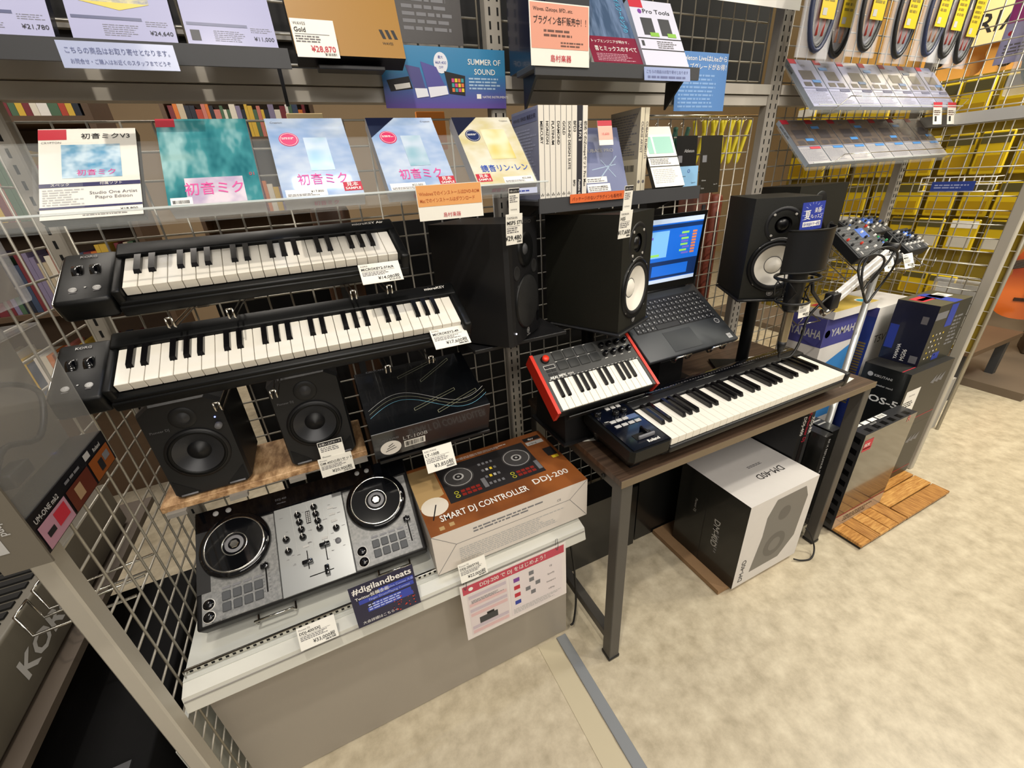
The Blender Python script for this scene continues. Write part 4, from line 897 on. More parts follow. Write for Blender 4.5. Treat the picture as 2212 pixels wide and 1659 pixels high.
p.text('CUBASE PRO', w*.45, L*.62, .012, lgrey, 'c', wid=w*.7); p.line(w*.35, L*.2, w*.85, L*.55, .003, mat('streak', '#9fb4cc', .3)); p.line(w*.45, L*.5, w*.75, L*.22, .002, mat('streak', '#9fb4cc', .3)); p.line(w*.2, L*.35, w*.8, L*.42, .002, mat('streak', '#9fb4cc', .3))
p.rect(w*.02, L*.01, w*.55, L*.12, white); p.rect(w*.02, L*.15, w*.5, L*.09, white); p.d = .0007; p.lines(w*.05, L*.02, w*.48, L*.08, 3, greyink); p.lines(w*.05, L*.16, w*.42, L*.06, 2, greyink); p.text('¥57,500', w*.5, L*.07, .0065, ink, 'r'); p.done()
o, p = card('promo_card', 'small red and white price card above the dark slate case', 'sign', (.700, .972, 1.425), 75, .04, .055, paper, -4); p.rect(0, .012, .04, .03, mat('card_salmon', '#e7b3a2', .4)); p.text('15,600', .02, .022, .008, red, 'c'); p.rect(0, .043, .04, .012, red); p.done()
t, p = flat_case('white sheet case with pale teal bars at the right end of the dark shelf', .857, .948, 1.3155, 62, .102, .165, paper, .012, black); w, L = .102, .165
p.rect(w*.08, L*.55, w*.84, L*.28, mat('print_seafoam', '#8fc4b6', .4)); p.d = .0007; p.rect(w*.25, L*.55, w*.06, L*.28, white); p.d = .0004; p.rect(0, L*.48, w, L*.02, ink); p.rect(0, L*.33, w, L*.015, ink); p.lines(w*.06, L*.37, w*.8, L*.1, 4, greyink); p.lines(w*.06, L*.06, w*.8, L*.24, 8, lgrey); p.done()
# ---- top shelves
for x, pr_, lb, kind in ((-.405, '¥21,780', 'pale lilac software case cut by the left edge on the top shelf', 0), (-.250, '¥24,640', 'pale lilac software case with yellow and grey picture on the top shelf', 1), (-.102, '¥11,000', 'pale lilac software case with bright blue glare on the top shelf', 2)):
    t, p = flat_case(lb, x, 1.017, 1.5862, 66, .134, .19, lil, .018, navy, group='lilac software cases on the top shelf'); w, L = .134, .19
    p.rect(.004, L*.16, w*.66, L*.025, mat('bar_slate', '#5a5f80', .4)); p.text(pr_, w*.97, L*.05, .0095, ink, 'r'); p.lines(w*.3, L*.03, w*.35, L*.1, 6, mgrey, .25); p.lines(w*.72, L*.12, w*.25, L*.05, 3, mgrey, .25)
    if kind == 1: p.rect(w*.14, L*.3, w*.66, L*.6, ramp_mat('cover_mix', '#7f86a5', '#d8cf9a', 60, rough=.25, detail=3)); p.poly([(w*.14, L*.3), (w*.8, L*.3), (w*.5, L*.24)], mat('print_mustard', '#d7c456', .35))
    if kind == 0: p.disc(w*.7, L*.5, .022, mat('print_discgrey', '#b6bac6', .3)); p.d = .0007; p.disc(w*.7, L*.5, .006, mat('bar_slate', '#5a5f80', .4)); p.d = .0004; p.rect(w*.35, L*.75, w*.45, L*.2, mat('print_rose', '#dca8c4', .4)); p.rect(w*.03, L*.35, w*.3, L*.3, mat('print_discgrey', '#b6bac6', .3))
    if kind == 2: p.rect(w*.05, L*.03, w*.1, L*.09, dgrey); p.text('WAVES', w*.5, L*.42, .014, mgrey, 'c')
    p.done()
t, p = flat_case('thick gold plug-in box with white price card on the top shelf', .058, 1.020, 1.571, 74, .193, .21, mat('cover_gold', '#9c6f16', .45, coat=.15), .04, black, 'plugin_box'); w, L = .19, .21
for i in range(3): p.poly([(w*.80+i*.011, .047), (w*.80+i*.011+.006, .047), (w*.80+i*.011+.011, .032), (w*.80+i*.011+.005, .032)], ink)
p.text('WAVES', w*.865, .022, .006, ink, 'c'); p.done()
o = price((.058, .963, 1.574), 80, .07, .056, 'WAVES', 'Gold', '¥28,870', 'white price card with red price on the gold plug-in box', red_=True)
o, p = card('poster', 'dark brown sound library poster behind the gold box', 'poster', (.265, 1.0965, 1.636), 90, .15, .2, mat('poster_brown', '#2a2422', .3, var=.25, scale=60)); p.text('sonicwire.com', .10, .128, .011, lgrey, 'c'); p.lines(.02, .02, .11, .06, 5, mgrey); p.done()
o, p = card('poster', 'blue and purple summer sale poster clipped over the crossbeam', 'poster', (.222, 1.0935, 1.518), 93, .288, .112, mat('poster_blue', '#3f86b4', .18, coat=.5)); w, h = .288, .112
for i in range(16): p.rect(0, i*.004, w, .0041, mat('poster_v%d' % i, '#%02x%02x%02x' % (int(104-41*i/16), int(82+50*i/16), int(160+20*i/16)), .18, coat=.5), .0002)
p.d = .0006; p.text('SUMMER OF', w*.82, h*.74, .015, white, 'c', bold=.005); p.text('SOUND', w*.82, h*.58, .015, white, 'c', bold=.005); p.lines(w*.68, h*.32, w*.28, h*.22, 4, mat('print_haze', '#a7c2da', .4)); p.disc(w*.46, h*.75, .016, mat('print_mistw', '#e6e8f0', .4), ry=.019); p.text('最大', w*.46, h*.82, .006, blue, 'c'); p.text('¥69,400', w*.46, h*.73, .0075, blue, 'c', wid=.025); p.text('OFF', w*.46, h*.66, .006, blue, 'c')
p.poly([(w*.03,h*.45),(w*.2,h*.52),(w*.22,h*.32),(w*.05,h*.27)], ink); p.poly([(w*.08,h*.38),(w*.2,h*.42),(w*.205,h*.34),(w*.09,h*.3)], white, .0009); p.poly([(w*.18,h*.7),(w*.29,h*.66),(w*.33,h*.2),(w*.25,h*.18)], mat('print_indigo', '#4d4a83', .3), .0008); p.poly([(w*.3,h*.76),(w*.42,h*.68),(w*.50,h*.26),(w*.35,h*.18)], mat('print_violet', '#55519a', .3), .001)
p.poly([(w*.235,h*.33),(w*.33,h*.33),(w*.34,h*.2),(w*.245,h*.17)], mat('print_mistw', '#e6e8f0', .4), .0012); p.poly([(w*.34,h*.35),(w*.49,h*.38),(w*.50,h*.24),(w*.35,h*.18)], mat('print_mistw', '#e6e8f0', .4), .0013); p.poly([(w*.48,h*.62),(w*.65,h*.55),(w*.64,h*.22),(w*.51,h*.25)], ink, .0009)
for i in range(3):
    for j in range(4): p.rect(w*.535+j*.0075, h*.28+i*.009, .006, .007, (orange, teal, pink, yellow)[(i+j) % 4], .0013)
p.rect(w*.74, h*.17, .011, .009, white); p.text('NATIVE INSTRUMENTS', w*.79, h*.18, .0065, white); p.done()
# middle bay top shelf
t, p, F, Lf, Tp, w, d, h = carton('plugin_box', 'tall navy box at the left end of the middle top shelf', .516, .545, .955, 1.075, 1.5788, 1.86, navy); p.done()
t, p, F, Lf, Tp, w, d, h = carton('plugin_box', 'dark grey box behind the salmon notice on the middle top shelf', .548, .672, .985, 1.08, 1.5788, 1.80, mat('box_gunmetal', '#35363a', .4)); p.done()
t, p = flat_case('thick recording book with blue cover and dark red band on the middle top shelf', .684, 1.000, 1.579, 58, .142, .205, ramp_mat('book_blue', '#3f5470', '#6e83a3', 20, (3, .6, 1), .25, 2, coat=.3), .024, paper, 'book'); w, L = .142, .205; t['category'] = 'book'
p.rect(0, 0, w, L*.33, mat('book_band', '#7d1f38', .3)); p.d = .0007; p.text('音とミックスのすべて', w*.52, L*.15, .014, white, 'c', bold=.03, wid=w*.85); p.text('トップエンジニアが明かす、', w*.45, L*.25, .009, white, 'c', wid=w*.75); p.lines(w*.1, L*.02, w*.8, L*.1, 5, mat('print_dustrose', '#b98a96', .4)); p.text('スタイルワーキングの', w*.80, L*.95, .018, mat('ink_cyan', '#58b7dd', .4), 'l', -90, .03, wid=L*.55); p.done()
t, p = flat_case('white music software case with two dark box pictures on the middle top shelf', .826, .982, 1.579, 60, .136, .172, mat('sheet_lilacwhite', '#d6d6e6', .14, coat=.5), .016, mat('case_silver', '#a9b2bd', .2)); w, L = .136, .172
p.rect(0, L*.88, w*.3, L*.12, red); p.text('Pro Tools', w*.58, L*.80, .016, ink, 'c', wid=w*.62); p.disc(w*.2, L*.825, .006, mat('ink_purple', '#7a3f9a', .4))
for i in range(2): p.rect(w*(.17+i*.4), L*.47, w*.26, L*.26, dgrey); p.rect(w*(.3+i*.4), L*.45, w*.2, L*.06, mat('print_lime2', '#86b84a', .4), .0007)
p.rect(0, L*.41, w, L*.015, ink); p.rect(0, L*.24, w, L*.015, ink); p.lines(w*.4, L*.27, w*.5, L*.12, 4, greyink); p.rect(w*.05, L*.3, w*.06, L*.08, dgrey); p.done()
# signs
def sign(label, loc, tilt, w, h, m, yaw=0): return card('shop_sign', label, 'sign', loc, tilt, w, h, m, yaw)
o, p = sign('salmon plug-in sale notice on the middle top shelf edge', (.500, .938, 1.571), 88, .142, .105, paper); w, h = .142, .105
p.rect(.002, h*.28, w-.004, h*.70, mat('card_salmon2', '#e6a48e', .2, coat=.5)); p.d = .0007; p.text('Waves, iZotope, BFD...etc.', w*.06, h*.86, .0085, ink); p.text('プラグイン各種販売中！！', w*.5, h*.67, .0145, ink, 'c', bold=.03, wid=w*.88); p.lines(w*.22, h*.46, w*.6, h*.14, 2, mat('ink_brown', '#6a4a40', .5)); p.lines(w*.5, h*.31, w*.46, h*.1, 2, mat('ink_brown', '#6a4a40', .5)); p.text('島村楽器', w*.5, h*.08, .013, red, 'c', bold=.03); p.done()
o, p = sign('pale blue Japanese notice hanging from the left top shelf', (-.258, .936, 1.543), 80, .140, .034, mat('card_paleblue', '#b4bddd', .18, coat=.6)); p.text('こちらの商品はお取り寄せとなります。', .07, .019, .009, mat('ink_slate', '#5b6490', .5), 'c', wid=.125); p.text('お問合せ・ご購入はお近くのスタッフまでどうぞ', .07, .006, .007, mat('ink_slate', '#5b6490', .5), 'c', wid=.12); p.done()
o, p = sign('pale blue Japanese notice under the two picture software case', (.796, .936, 1.552), 80, .142, .027, mat('card_paleblue2', '#9aa8d0', .18, coat=.6)); p.text('こちらの商品はお取り寄せとなります', .071, .015, .008, mat('ink_slate', '#5b6490', .5), 'c', wid=.128); p.lines(.01, .003, .12, .009, 1, mat('ink_slate', '#5b6490', .5)); p.done()
o, p = sign('blue upgrade notice hanging on the middle crossbeam', (1.038, 1.088, 1.512), 88, .197, .142, mat('card_blue', '#5f8bc6', .2, coat=.6)); w, h = .197, .142
p.text('Ableton LiveはLiteから', w*.52, h*.86, .0155, white, 'c', wid=w*.9); p.text('アップグレードがお得！', w*.52, h*.72, .0155, white, 'c', wid=w*.9); p.lines(w*.06, h*.05, w*.86, h*.6, 9, mat('print_paleblue', '#7fa5d6', .4)); p.done()
o, p = sign('orange and white install notice on the acrylic tray lip', (.200, .843, 1.300), 88, .130, .062, paper); w, h = .13, .062
p.rect(.001, h*.40, w-.002, h*.585, mat('card_orange', '#e8a869', .2, coat=.5)); p.d = .0007; p.text('WindowsでのインストールはDVD-ROM', w*.5, h*.71, .0082, mat('ink_rust', '#b9602c', .5), 'c', bold=.02, wid=w*.92); p.text('Macでのインストールはダウンロード', w*.46, h*.52, .0082, mat('ink_rust', '#b9602c', .5), 'c', bold=.02, wid=w*.84); p.text('島村楽器', w*.5, h*.08, .009, red, 'c'); p.done()
o, p = sign('long orange strip notice on the dark shelf front under the spines', (.581, .917, 1.303), 90, .160, .019, mat('card_deeporange', '#dd6d3c', .3)); p.text('パッケージのないプラグインも販売可', .078, .005, .0095, mat('ink_maroon', '#6d2418', .5), 'c', wid=.145); p.done()
o, p = sign('small pale blue strip on the acrylic tray lip beside the cream box', (.406, .856, 1.334), 88, .055, .011, mat('card_ice', '#c3cbe8', .3)); p.lines(.004, .003, .045, .005, 1, blue); p.done()
o, p = sign('dark grey header sign with white lower edge at the top of the middle bay', (1.10, 1.06, 1.757), 90, .36, .16, mat('sign_grey', '#5d5c5c', .5)); p.text('あれなもの', .325, .038, .034, white, 'r'); p.rect(0, 0, .36, .032, white); p.done()
# software cards hung on the grid
for (x, z, w, h, m, a, b, lb) in ((1.005, 1.288, .078, .165, mat('card_umber', '#1e1a16', .25), 'Ableton', '', 'dark software card with green slip in front, left of three on the grid'), (1.096, 1.288, .086, .165, mat('card_coal', '#1c1b1a', .25), 'Ableton', 'Live 11', 'dark software card behind the pale blue slip on the grid'), (1.200, 1.284, .092, .168, mat('card_olive', '#2a2720', .25), '', 'Suite', 'dark olive software card at the right of the three on the grid')):
    o, p = card('software_card', lb, 'software card', (x, 1.112, z), 86, w, h, m, group='software cards on the grid'); p.text(a, w*.62, h*.72, .013, lgrey, 'c') if a else None; p.rect(w*.1, h*.55, w*.2, h*.12, mgrey); p.text('Ableton', w*.12, h*.22, .006, lgrey); p.text('Live 11', w*.9, h*.14, .006, lgrey, 'r'); p.text(b, w*.12, h*.08, .007, lgrey) if b else None; p.done()
for (x, z, m, lb) in ((1.008, 1.288, mat('slip_green', '#9fcba0', .35), 'pale green slip in front of the left dark software card'), (1.096, 1.288, mat('slip_blue', '#8fbfe6', .35), 'pale blue slip in front of the middle dark software card')):
    o, p = card('product_slip', lb, 'software card', (x, 1.096, z), 86, .08, .08, m); p.text('Ableton', .008, .05, .006, ink); p.text('Live 11', .07, .03, .006, ink, 'r'); p.text('Standard', .008, .014, .006, ink); p.ring(.04, .066, .005, .0015, blue); p.done()
# price cards
price((.075, .858, 1.196), 47, .079, .045, 'KORG', 'MICROKEY2-37AIR', '¥14,080税', 'white price card at the right end of the upper slim keyboard')
price((.186, .808, 1.054), 38, .078, .05, 'KORG', 'MICROKEY2-49', '¥17,600税', 'white price card at the right end of the lower slim keyboard')
price((-.100, .905, .765), 82, .073, .047, 'Pioneer', 'DM-40D(2台1セット)', '¥20,900税', 'white price card hanging below the chipboard shelf')
o, p = card('price_card', 'white card with black heading in front of the right compact monitor', 'price tag', (-.092, .912, .803), 80, .053, .047, paper); p.rect(.001, .036, .051, .010, ink); p.d = .0007; p.text('お買い上げカード', .0265, .0385, .006, white, 'c', wid=.045); p.d = .0004; p.lines(.004, .022, .044, .012, 3, greyink); p.text('Pioneer', .004, .008, .006, ink); p.done()
price((.131, .850, .725), 62, .074, .060, 'KIKUTANI', 'LT-100B', '¥3,850税', 'white price card in a clear sleeve under the black stand carton')
price((-.213, .688, .513), 58, .074, .046, 'Pioneer DJ', 'DDJ-400/SXJ', '¥33,000税', 'white price card on the shelf rail below the silver controller')
price((.136, .686, .512), 72, .068, .048, 'Pioneer DJ', 'DDJ-200/SYXJ', '¥22,000税', 'white price card on the rail above the red headed poster')
for (x, y, z, w, h, mk, md, yn, lb) in ((.357, .80, 1.243, .041, .058, 'YAMAHA', 'MSP5 STUDIO', '¥29,480', 'white price card hanging before the two-port monitor'), (.588, .742, 1.236, .039, .055, 'YAMAHA', 'HS5', '¥17,600', 'white price card hanging before the left white-cone monitor')):
    price((x, y, z), 94, w, h, mk, md, yn, lb, 12)
    o, p = card('price_card', lb.replace('white price card', 'narrow white card with black heading'), 'price tag', (x+.011, y+.0035, z+h-.006), 94, .026, .052, paper, 12); p.rect(.0005, .043, .025, .008, ink); p.d = .0007; p.text('お買い上げカード', .013, .045, .004, white, 'c', wid=.022); p.d = .0004; p.lines(.002, .026, .02, .014, 4, greyink); p.text(mk, .003, .012, .004, greyink); p.done()
# digilandbeats card and DDJ-200 guide
o, p = card('event_card', 'dark blue event card with white hashtag title leaning on the shelf rail', 'sign', (-.098, .684, .512), 80, .136, .104, mat('card_night', '#16173a', .2, coat=.5)); w, h = .136, .104
p.text('#digilandbeats', w*.5, h*.82, .0205, white, 'c', bold=.018, wid=w*.92); bl = mat('print_ultra', '#3847a8', .3); p.text('Twitter投稿企画', w*.06, h*.66, .010, white, 'l', bold=.02)
for y0, x0, ww in ((.66, .42, .55), (.54, .1, .86), (.30, .2, .72), (.40, .3, .6)): p.rect(w*x0, h*y0, w*ww, h*.10, bl)
p.d = .0007; p.text('Machinelive Contest 大会', w*.97, h*.68, .007, mat('print_icy', '#b9c4f0', .4), 'r'); p.text('Finger Drum/Playing Contest', w*.9, h*.565, .0075, mat('print_icy', '#b9c4f0', .4), 'r'); p.lines(w*.22, h*.32, w*.66, h*.17, 3, mat('print_icy', '#b9c4f0', .4)); p.d = .0004; p.text('大会詳細はこちら→', w*.08, h*.06, .0085, white)
for i in range(26): p.disc(random.uniform(.55, .97)*w, random.uniform(.04, .4)*h, random.uniform(.0006, .0022), mat('print_ember', '#d0442e', .4), .0009, 8)
p.done()
o, p = card('guide_poster', 'white how-to poster with red heading hanging on the grey kick panel', 'poster', (.130, .6885, .300), 89, .296, .196, mat('poster_white', '#e9e1de', .2, coat=.5)); w, h = .296, .196
p.rect(.006, h*.83, w-.012, h*.14, mat('banner_red', '#c03550', .25, coat=.4)); p.d = .0007; p.text('DDJ-200 で DJ をはじめよう！', w*.48, h*.875, .0165, white, 'c', bold=.01, wid=w*.62); p.disc(w*.09, h*.9, .006, white); p.d = .0004
p.rect(w*.05, h*.06, w*.36, h*.74, mat('panel_pale', '#e2d6d6', .3)); p.rect(w*.43, h*.06, w*.53, h*.74, mat('panel_pale2', '#e6dcdc', .3)); p.d = .0007
for i, y0 in enumerate((.72, .58, .48, .40, .16, .08)): p.rect(w*.06, h*y0, w*.34, h*.055, (mat('bar_lilacgrey', '#c9bcc6', .4), mat('bar_rose', '#e0bcbc', .4))[i % 2])
for i in range(4): p.rect(w*.47, h*(.25+i*.14), .017, .014, (blue, red, red, mat('ink_purple', '#7a3f9a', .4))[i])
for i, (xx, yy) in enumerate(((.62, .68), (.62, .56), (.58, .42), (.68, .46), (.63, .32))): p.rect(w*xx, h*yy, .014, .014, mgrey)
for i in range(4): p.text(('DJ', 'Spotify', 'beatport', 'edjing')[i], w*.84, h*(.68-i*.14), .008, greyink, 'c')
p.rect(w*.13, h*.22, .05, .022, dgrey); p.rect(w*.2, h*.33, .02, .008, ink); p.lines(w*.08, h*.63, w*.3, h*.06, 3, mgrey); p.lines(w*.45, h*.08, w*.5, h*.1, 4, lgrey); p.done()
for x in (.145, .40): cable_obj('thin wire loop holding the how-to poster to the rail, %s' % ('left' if x < .3 else 'right'), [(x, .699, .512), (x-.004, .692, .49), (x-.002, .687, .485), (x+.003, .692, .495), (x+.004, .699, .512)], .0007, dgrey, 'wire_loop')
# ================================================================== right bay: sloping sheet racks
def sheet_rack(zc, tilt, names, label, pics):
    pitch = .122; x0 = 1.512
    for i in range(7):
        t, p = flat_case('%s sheet case, %s' % (pics, names[i]), x0+i*pitch, 1.0 if zc > 1.45 else .975, zc, tilt, .119, .19, mat('sheet_grey', '#a2a6c6', .35, coat=.4) if zc > 1.45 else mat('sheet_grey2', '#aaa8ac', .35, coat=.4), .013, mat('case_silver', '#a9b2bd', .2), group=label); w, L = .119, .19
        if zc < 1.45: p.rect(0, L*.40, w, L*.58, mat('cover_taupe', '#6e625a', .2, coat=.5)); p.d = .0007
        p.rect(0, L*.9, w*.3, L*.1, red); dm = mat('print_device', '#4f4a4c', .3); p.rect(w*(.2+.05*(i % 3)), L*.56, w*(.55-.07*(i % 2)), L*.2, dm); p.rect(w*.15, L*.42, w*.3, L*.09, dm); p.rect(w*.55, L*.42, w*.3, L*.09, dm)
        p.rect(w*(.1 if i % 2 else .55), L*(.78 if i % 2 else .5), w*.35, L*.06, mat('print_skyblue', '#4f8fd2', .3), .0009); p.d = .0004
        p.rect(0, L*.375, w, L*.012, mat('bar_slate', '#5a5f80', .4)); p.lines(w*.06, L*.06, w*.86, L*.28, 9, mat('ink_soft', '#7d7c88', .5), .3); p.text(('UR22', 'UR12', 'AG03', 'iRig', 'US-2x2', 'Duet', 'Scarlett')[i], w*.5, L*.85, .010, mgrey, 'c')
        p.rect(0, 0, .0012, L, mat('case_edge_dark', '#4a4c58', .3), .0006); p.rect(w*.5, L*.32, w*.45, L*.05, (red if i == 0 else mat('print_skyblue', '#4f8fd2', .3)) if zc < 1.45 else mat('bar_slate', '#5a5f80', .4), .0009)
        if i == 0: p.fr((0,L,0), (0,-1,0), (0,0,1)); p.text('US-2x2HR' if zc > 1.45 else 'BANDLAB DMC', .02, .004, .008, ink)
        p.done()
ords = ['at the left end', 'second from the left', 'third from the left', 'in the middle', 'third from the right', 'second from the right', 'at the right end']
sheet_rack(1.503, 50, ords, 'white interface sheets on the upper sloping rack', 'upper rack white audio interface')
sheet_rack(1.342, 46, ords, 'taupe interface sheets on the lower sloping rack', 'lower rack taupe audio interface')
acrylic('clear sloping acrylic rack under the upper row of interface sheets', 1.505, 2.36, .992, 1.498, 50, .18, .026)
acrylic('clear sloping acrylic rack under the lower row of interface sheets', 1.505, 2.36, .967, 1.337, 46, .18, .026)
for zz, yy, lb in ((1.498, .968, 'upper'), (1.337, .943, 'lower')):
    t = thing('wire_fence', 'thin chrome wire fence along the front of the %s sheet rack' % lb, 'rack', (1.58, yy, zz)); g = G()
    g.tube([(0, .02, -.012), (.05, -.012, .036), (.77, -.012, .036), (.77, .02, -.012)], .0014, seg=6); obj('front_wire', g, chrome, t)
for i, x in enumerate((2.20, 2.30)):
    o, p = card('price_card', 'white and red tag hanging at the right end of the upper sheet rack, %s' % ('left one' if i == 0 else 'right one'), 'price tag', (x, .975, 1.455), 75, .06, .075, paper, group='red topped tags'); p.rect(0, .058, .06, .017, red); p.lines(.006, .03, .045, .02, 3, mat('ink_brown', '#6a4a40', .5)); p.rect(.01, .01, .014, .018, ink); p.done()
# ---- cables in bags
def cable_bag(label, x, y, z, k):
    t = thing('bagged_cable', label, 'cable', (x, y, z), group='bagged cables on pegs'); w, h = .14, .31
    g = G(); n = 8; vs = []; fs = []
    for i in range(n+1):
        for j in range(n+1):
            u, v = i/n, j/n; b = .016*math.sin(math.pi*u)*math.sin(math.pi*min(1, v*1.02)); vs.append((w*(u-.5), -b, h*v))
    for i in range(n):
        for j in range(n): a = i*(n+1)+j; fs.append((a, a+n+1, a+n+2, a+1))
    g.add(vs, fs, 0, True); k0 = len(vs); g.add([(a, .004, c) for a, b, c in vs], [tuple(reversed(f)) for f in fs], 0, True); obj('clear_bag', g, bagm, t)
    for q in range(4):
        g = G(); rx, rz = .050-.006*q, .112-.008*q
        g.tube([(rx*math.cos(a), -.006+.004*q, .128+rz*math.sin(a)) for a in [2*math.pi*i/28 for i in range(28)]], .007, seg=6, closed=True); obj('cable_loop', g, cable if (k+q) % 4 else mat('cable_navy', '#2a3350', .4), t)
    for sx in (-1, 1):
        g = G(); g.tube([(sx*.012, -.006, .05), (sx*.016, -.006, .10), (sx*.014, -.006, .16)], .005, seg=8); obj('plug_sleeve', g, mat('sleeve_red', '#b03a34', .4) if k % 3 != 1 else mat('sleeve_copper', '#b77a5c', .3), t)
    o = obj('header_card', G().box(-.026, .036, -.0185, -.0177, .085, h-.01), mat('card_yellow', '#dcc02a', .35), t)
    p = PR(t, (0,-.0186,0), (1,0,0), (0,0,1)); p.rect(-.018, .092, .018, .016, lgrey); p.lines(-.018, .12, .045, .14, 11, mat('ink_olive', '#8a7a1a', .5)); p.done()
    g = G(); g.tube([(0, 1.138-y, h+.0), (0, -.03, h+.004), (0, -.034, h+.012)], .002, seg=6); obj('peg', g, chrome, t)
for i, (x, y) in enumerate(((1.445, .985), (1.615, 1.035), (1.655, .975), (1.845, .98), (1.96, .955), (2.105, .975), (2.235, .985))):
    cable_bag('bagged black cable with yellow header card, %s' % ['first from the left post', 'second and set back from the left', 'third from the left', 'fourth from the left', 'fifth and nearest the front', 'second from the right', 'last on the right'][i], x, y, 1.628+.004*(i % 3), i)
# ---- small mixers on the wire shelf
def mixer(label, loc, tilt, w, L, cols, capm, seed):
    rnd = random.Random(seed); t = thing('compact_mixer', label, 'mixer', loc, tilt, group='compact mixers on the wire shelf')
    obj('chassis', G().box(0, w, 0, L, -.035, 0, 0, .003, 1), char, t); obj('face_plate', G().box(.004, w-.004, .004, L-.004, -.0005, .0015), mat('mixer_face', '#33363a', .45), t)
    obj('blue_zone', G().box(w*.55, w*.8, L*.55, L*.85, .0014, .0021), mat('zone_blue', '#3a62b4', .4), t)
    for c in range(cols):
        for r in range(5):
            x, y = .015+c*(w-.03)/(cols-1), .035+r*(L-.055)/4
            obj('knob', G().lathe([(.0042,.0015),(.0036,.010),(.0003,.0105)], 0, 10, (x, y, 0)), [white, black, capm, black, black][(r+c) % 5] if r else white, t)
        if c % 2 == 0: obj('fader', G().box(.012+c*(w-.03)/(cols-1), .018+c*(w-.03)/(cols-1), .008, .022, .0015, .009), lgrey, t)
    p = PR(t, (0,0,.0015)); p.lines(.01, .02, w-.02, L-.03, 10, mgrey, .12); p.done()
mixer('dark fader mixer at the left of the wire shelf', (1.72, .845, 1.045), 38, .19, .15, 4, redp, 1)
mixer('dark knob mixer with green caps in the middle of the wire shelf', (1.925, .865, 1.000), 36, .15, .14, 5, mat('cap_green', '#2f9a55', .4), 2)
mixer('small angled mixer at the right of the wire shelf', (2.10, .870, 1.020), 36, .14, .12, 5, black, 3)
mixer('dark mixer at the back of the wire shelf with blue panel', (1.97, .995, 1.080), 30, .24, .11, 6, mat('zone_blue', '#3a62b4', .4), 4)
t = thing('wire_shelf', 'chrome wire shelf brackets carrying the compact mixers', 'shelf')
for i in range(6):
    x = 1.74+i*.1; g = G(); g.tube([(x, 1.138, 1.13), (x, .87, .955), (x, .84, .95), (x, .838, .985)], .0022, seg=6); g.tube([(x, 1.138, .93), (x, .87, .95)], .0022, seg=6); obj('wire_arm', g, chrome, t)
for y, z in ((.87, .952), (.98, 1.022), (1.08, 1.09)):
    g = G(); g.tube([(1.73, y, z), (2.27, y, z)], .002, seg=6); obj('cross_wire', g, chrome, t)
price((1.865, .825, .982), 66, .064, .055, 'YAMAHA', 'AG06', '¥17,600', 'white price card under the left mixers on the wire shelf')
price((2.00, .825, .974), 66, .064, .055, 'YAMAHA', 'MG06X', '¥13,200', 'white price card under the middle mixer on the wire shelf')
price((2.095, .822, .988), 96, .078, .045, 'YAMAHA', 'MG06', '¥10,780', 'white price card slanting at the right end of the wire shelf', 18)
t = thing('wire_hanger', 'empty chrome wire hanger rack between the right stand and the purple carton', 'hook', (1.52, .90, .80))
g = G()
for a, b in (((0, .24, .20), (.03, .0, .02)), ((.07, .24, .20), (.11, -.03, .03))): g.tube([a, b, (b[0], b[1]-.015, b[2]+.03)], .0022, seg=6)
g.tube([(.03, 0, .02), (.11, -.03, .03)], .0022, seg=6); g.tube([(.015, .12, .11), (.09, .1, .115)], .0022, seg=6); obj('wire_frame', g, chrome, t)
# ---- microphone
t = thing('condenser_microphone', 'black studio microphone with pop screen hanging in a shock mount before the right monitor', 'microphone', (1.205, .70, .955))
g = G(); n = 20; vs = []; fs = []
for i in range(n+1):
    a = R(-165 + 150*i/n); 
    for z in (.140, .247): vs.append((.088*math.cos(a), .088*math.sin(a)*.75+.045, z))
fs = [(2*i, 2*i+2, 2*i+3, 2*i+1) for i in range(n)]
g.add(vs, fs, 0, True); k = len(vs); g.add([(x*.985, y*.985+.001, z) for x, y, z in vs], [tuple(reversed(f)) for f in fs], 0, True)
obj('pop_screen', g, mat('screen_mesh', '#2b2c2e', .3, .6), t)
for z in (.140, .247):
    g = G(); g.tube([(.088*math.cos(R(-165+150*i/n)), .088*math.sin(R(-165+150*i/n))*.75+.045, z) for i in range(n+1)], .0024, seg=6); obj('screen_rim', g, satin, t)
obj('body', G().lathe([(.0003,.02),(.016,.02),(.022,.03),(.024,.13),(.024,.17),(.020,.20),(.0003,.205)], 0, 24, (0, .03, 0)), black, t)
g = G(); g.tube([(.062*math.cos(2*math.pi*i/30), .03+.05*math.sin(2*math.pi*i/30), .118) for i in range(30)], .0045, seg=8, closed=True); obj('shock_ring', g, black, t)
g = G(); g.tube([(.045*math.cos(2*math.pi*i/30), .03+.04*math.sin(2*math.pi*i/30), .05) for i in range(30)], .0035, seg=8, closed=True); obj('shock_ring', g, black, t)
for i in range(6):
    a = R(60*i+15); b = R(60*i+45); g = G(); g.tube([(.062*math.cos(a), .03+.05*math.sin(a), .118), (.03*math.cos(b), .03+.028*math.sin(b), .08), (.045*math.cos(a), .03+.04*math.sin(a), .05)], .0018, seg=6); obj('elastic', g, black, t)
g = G(); g.tube([(-.062, .03, .118), (-.095, .02, .122), (-.105, .02, .11), (-.10, .02, .085), (-.075, .025, .09)], .002, seg=6); obj('wire_clip', g, black, t)
obj('plug', G().lathe([(.0115,-.075),(.0125,-.06),(.0125,.02)], 0, 20, (.0, .03, 0)), mat('plug_champagne', '#a99c82', .25, .8), t)
obj('plug_boot', G().lathe([(.007,-.105),(.0115,-.085),(.0118,-.072)], 0, 20, (0, .03, 0), cap=True), cable, t)
price((1.185, .690, .966), 84, .046, .040, 'AKG', 'P120', '¥8,800', 'small white price tag tied to the microphone')
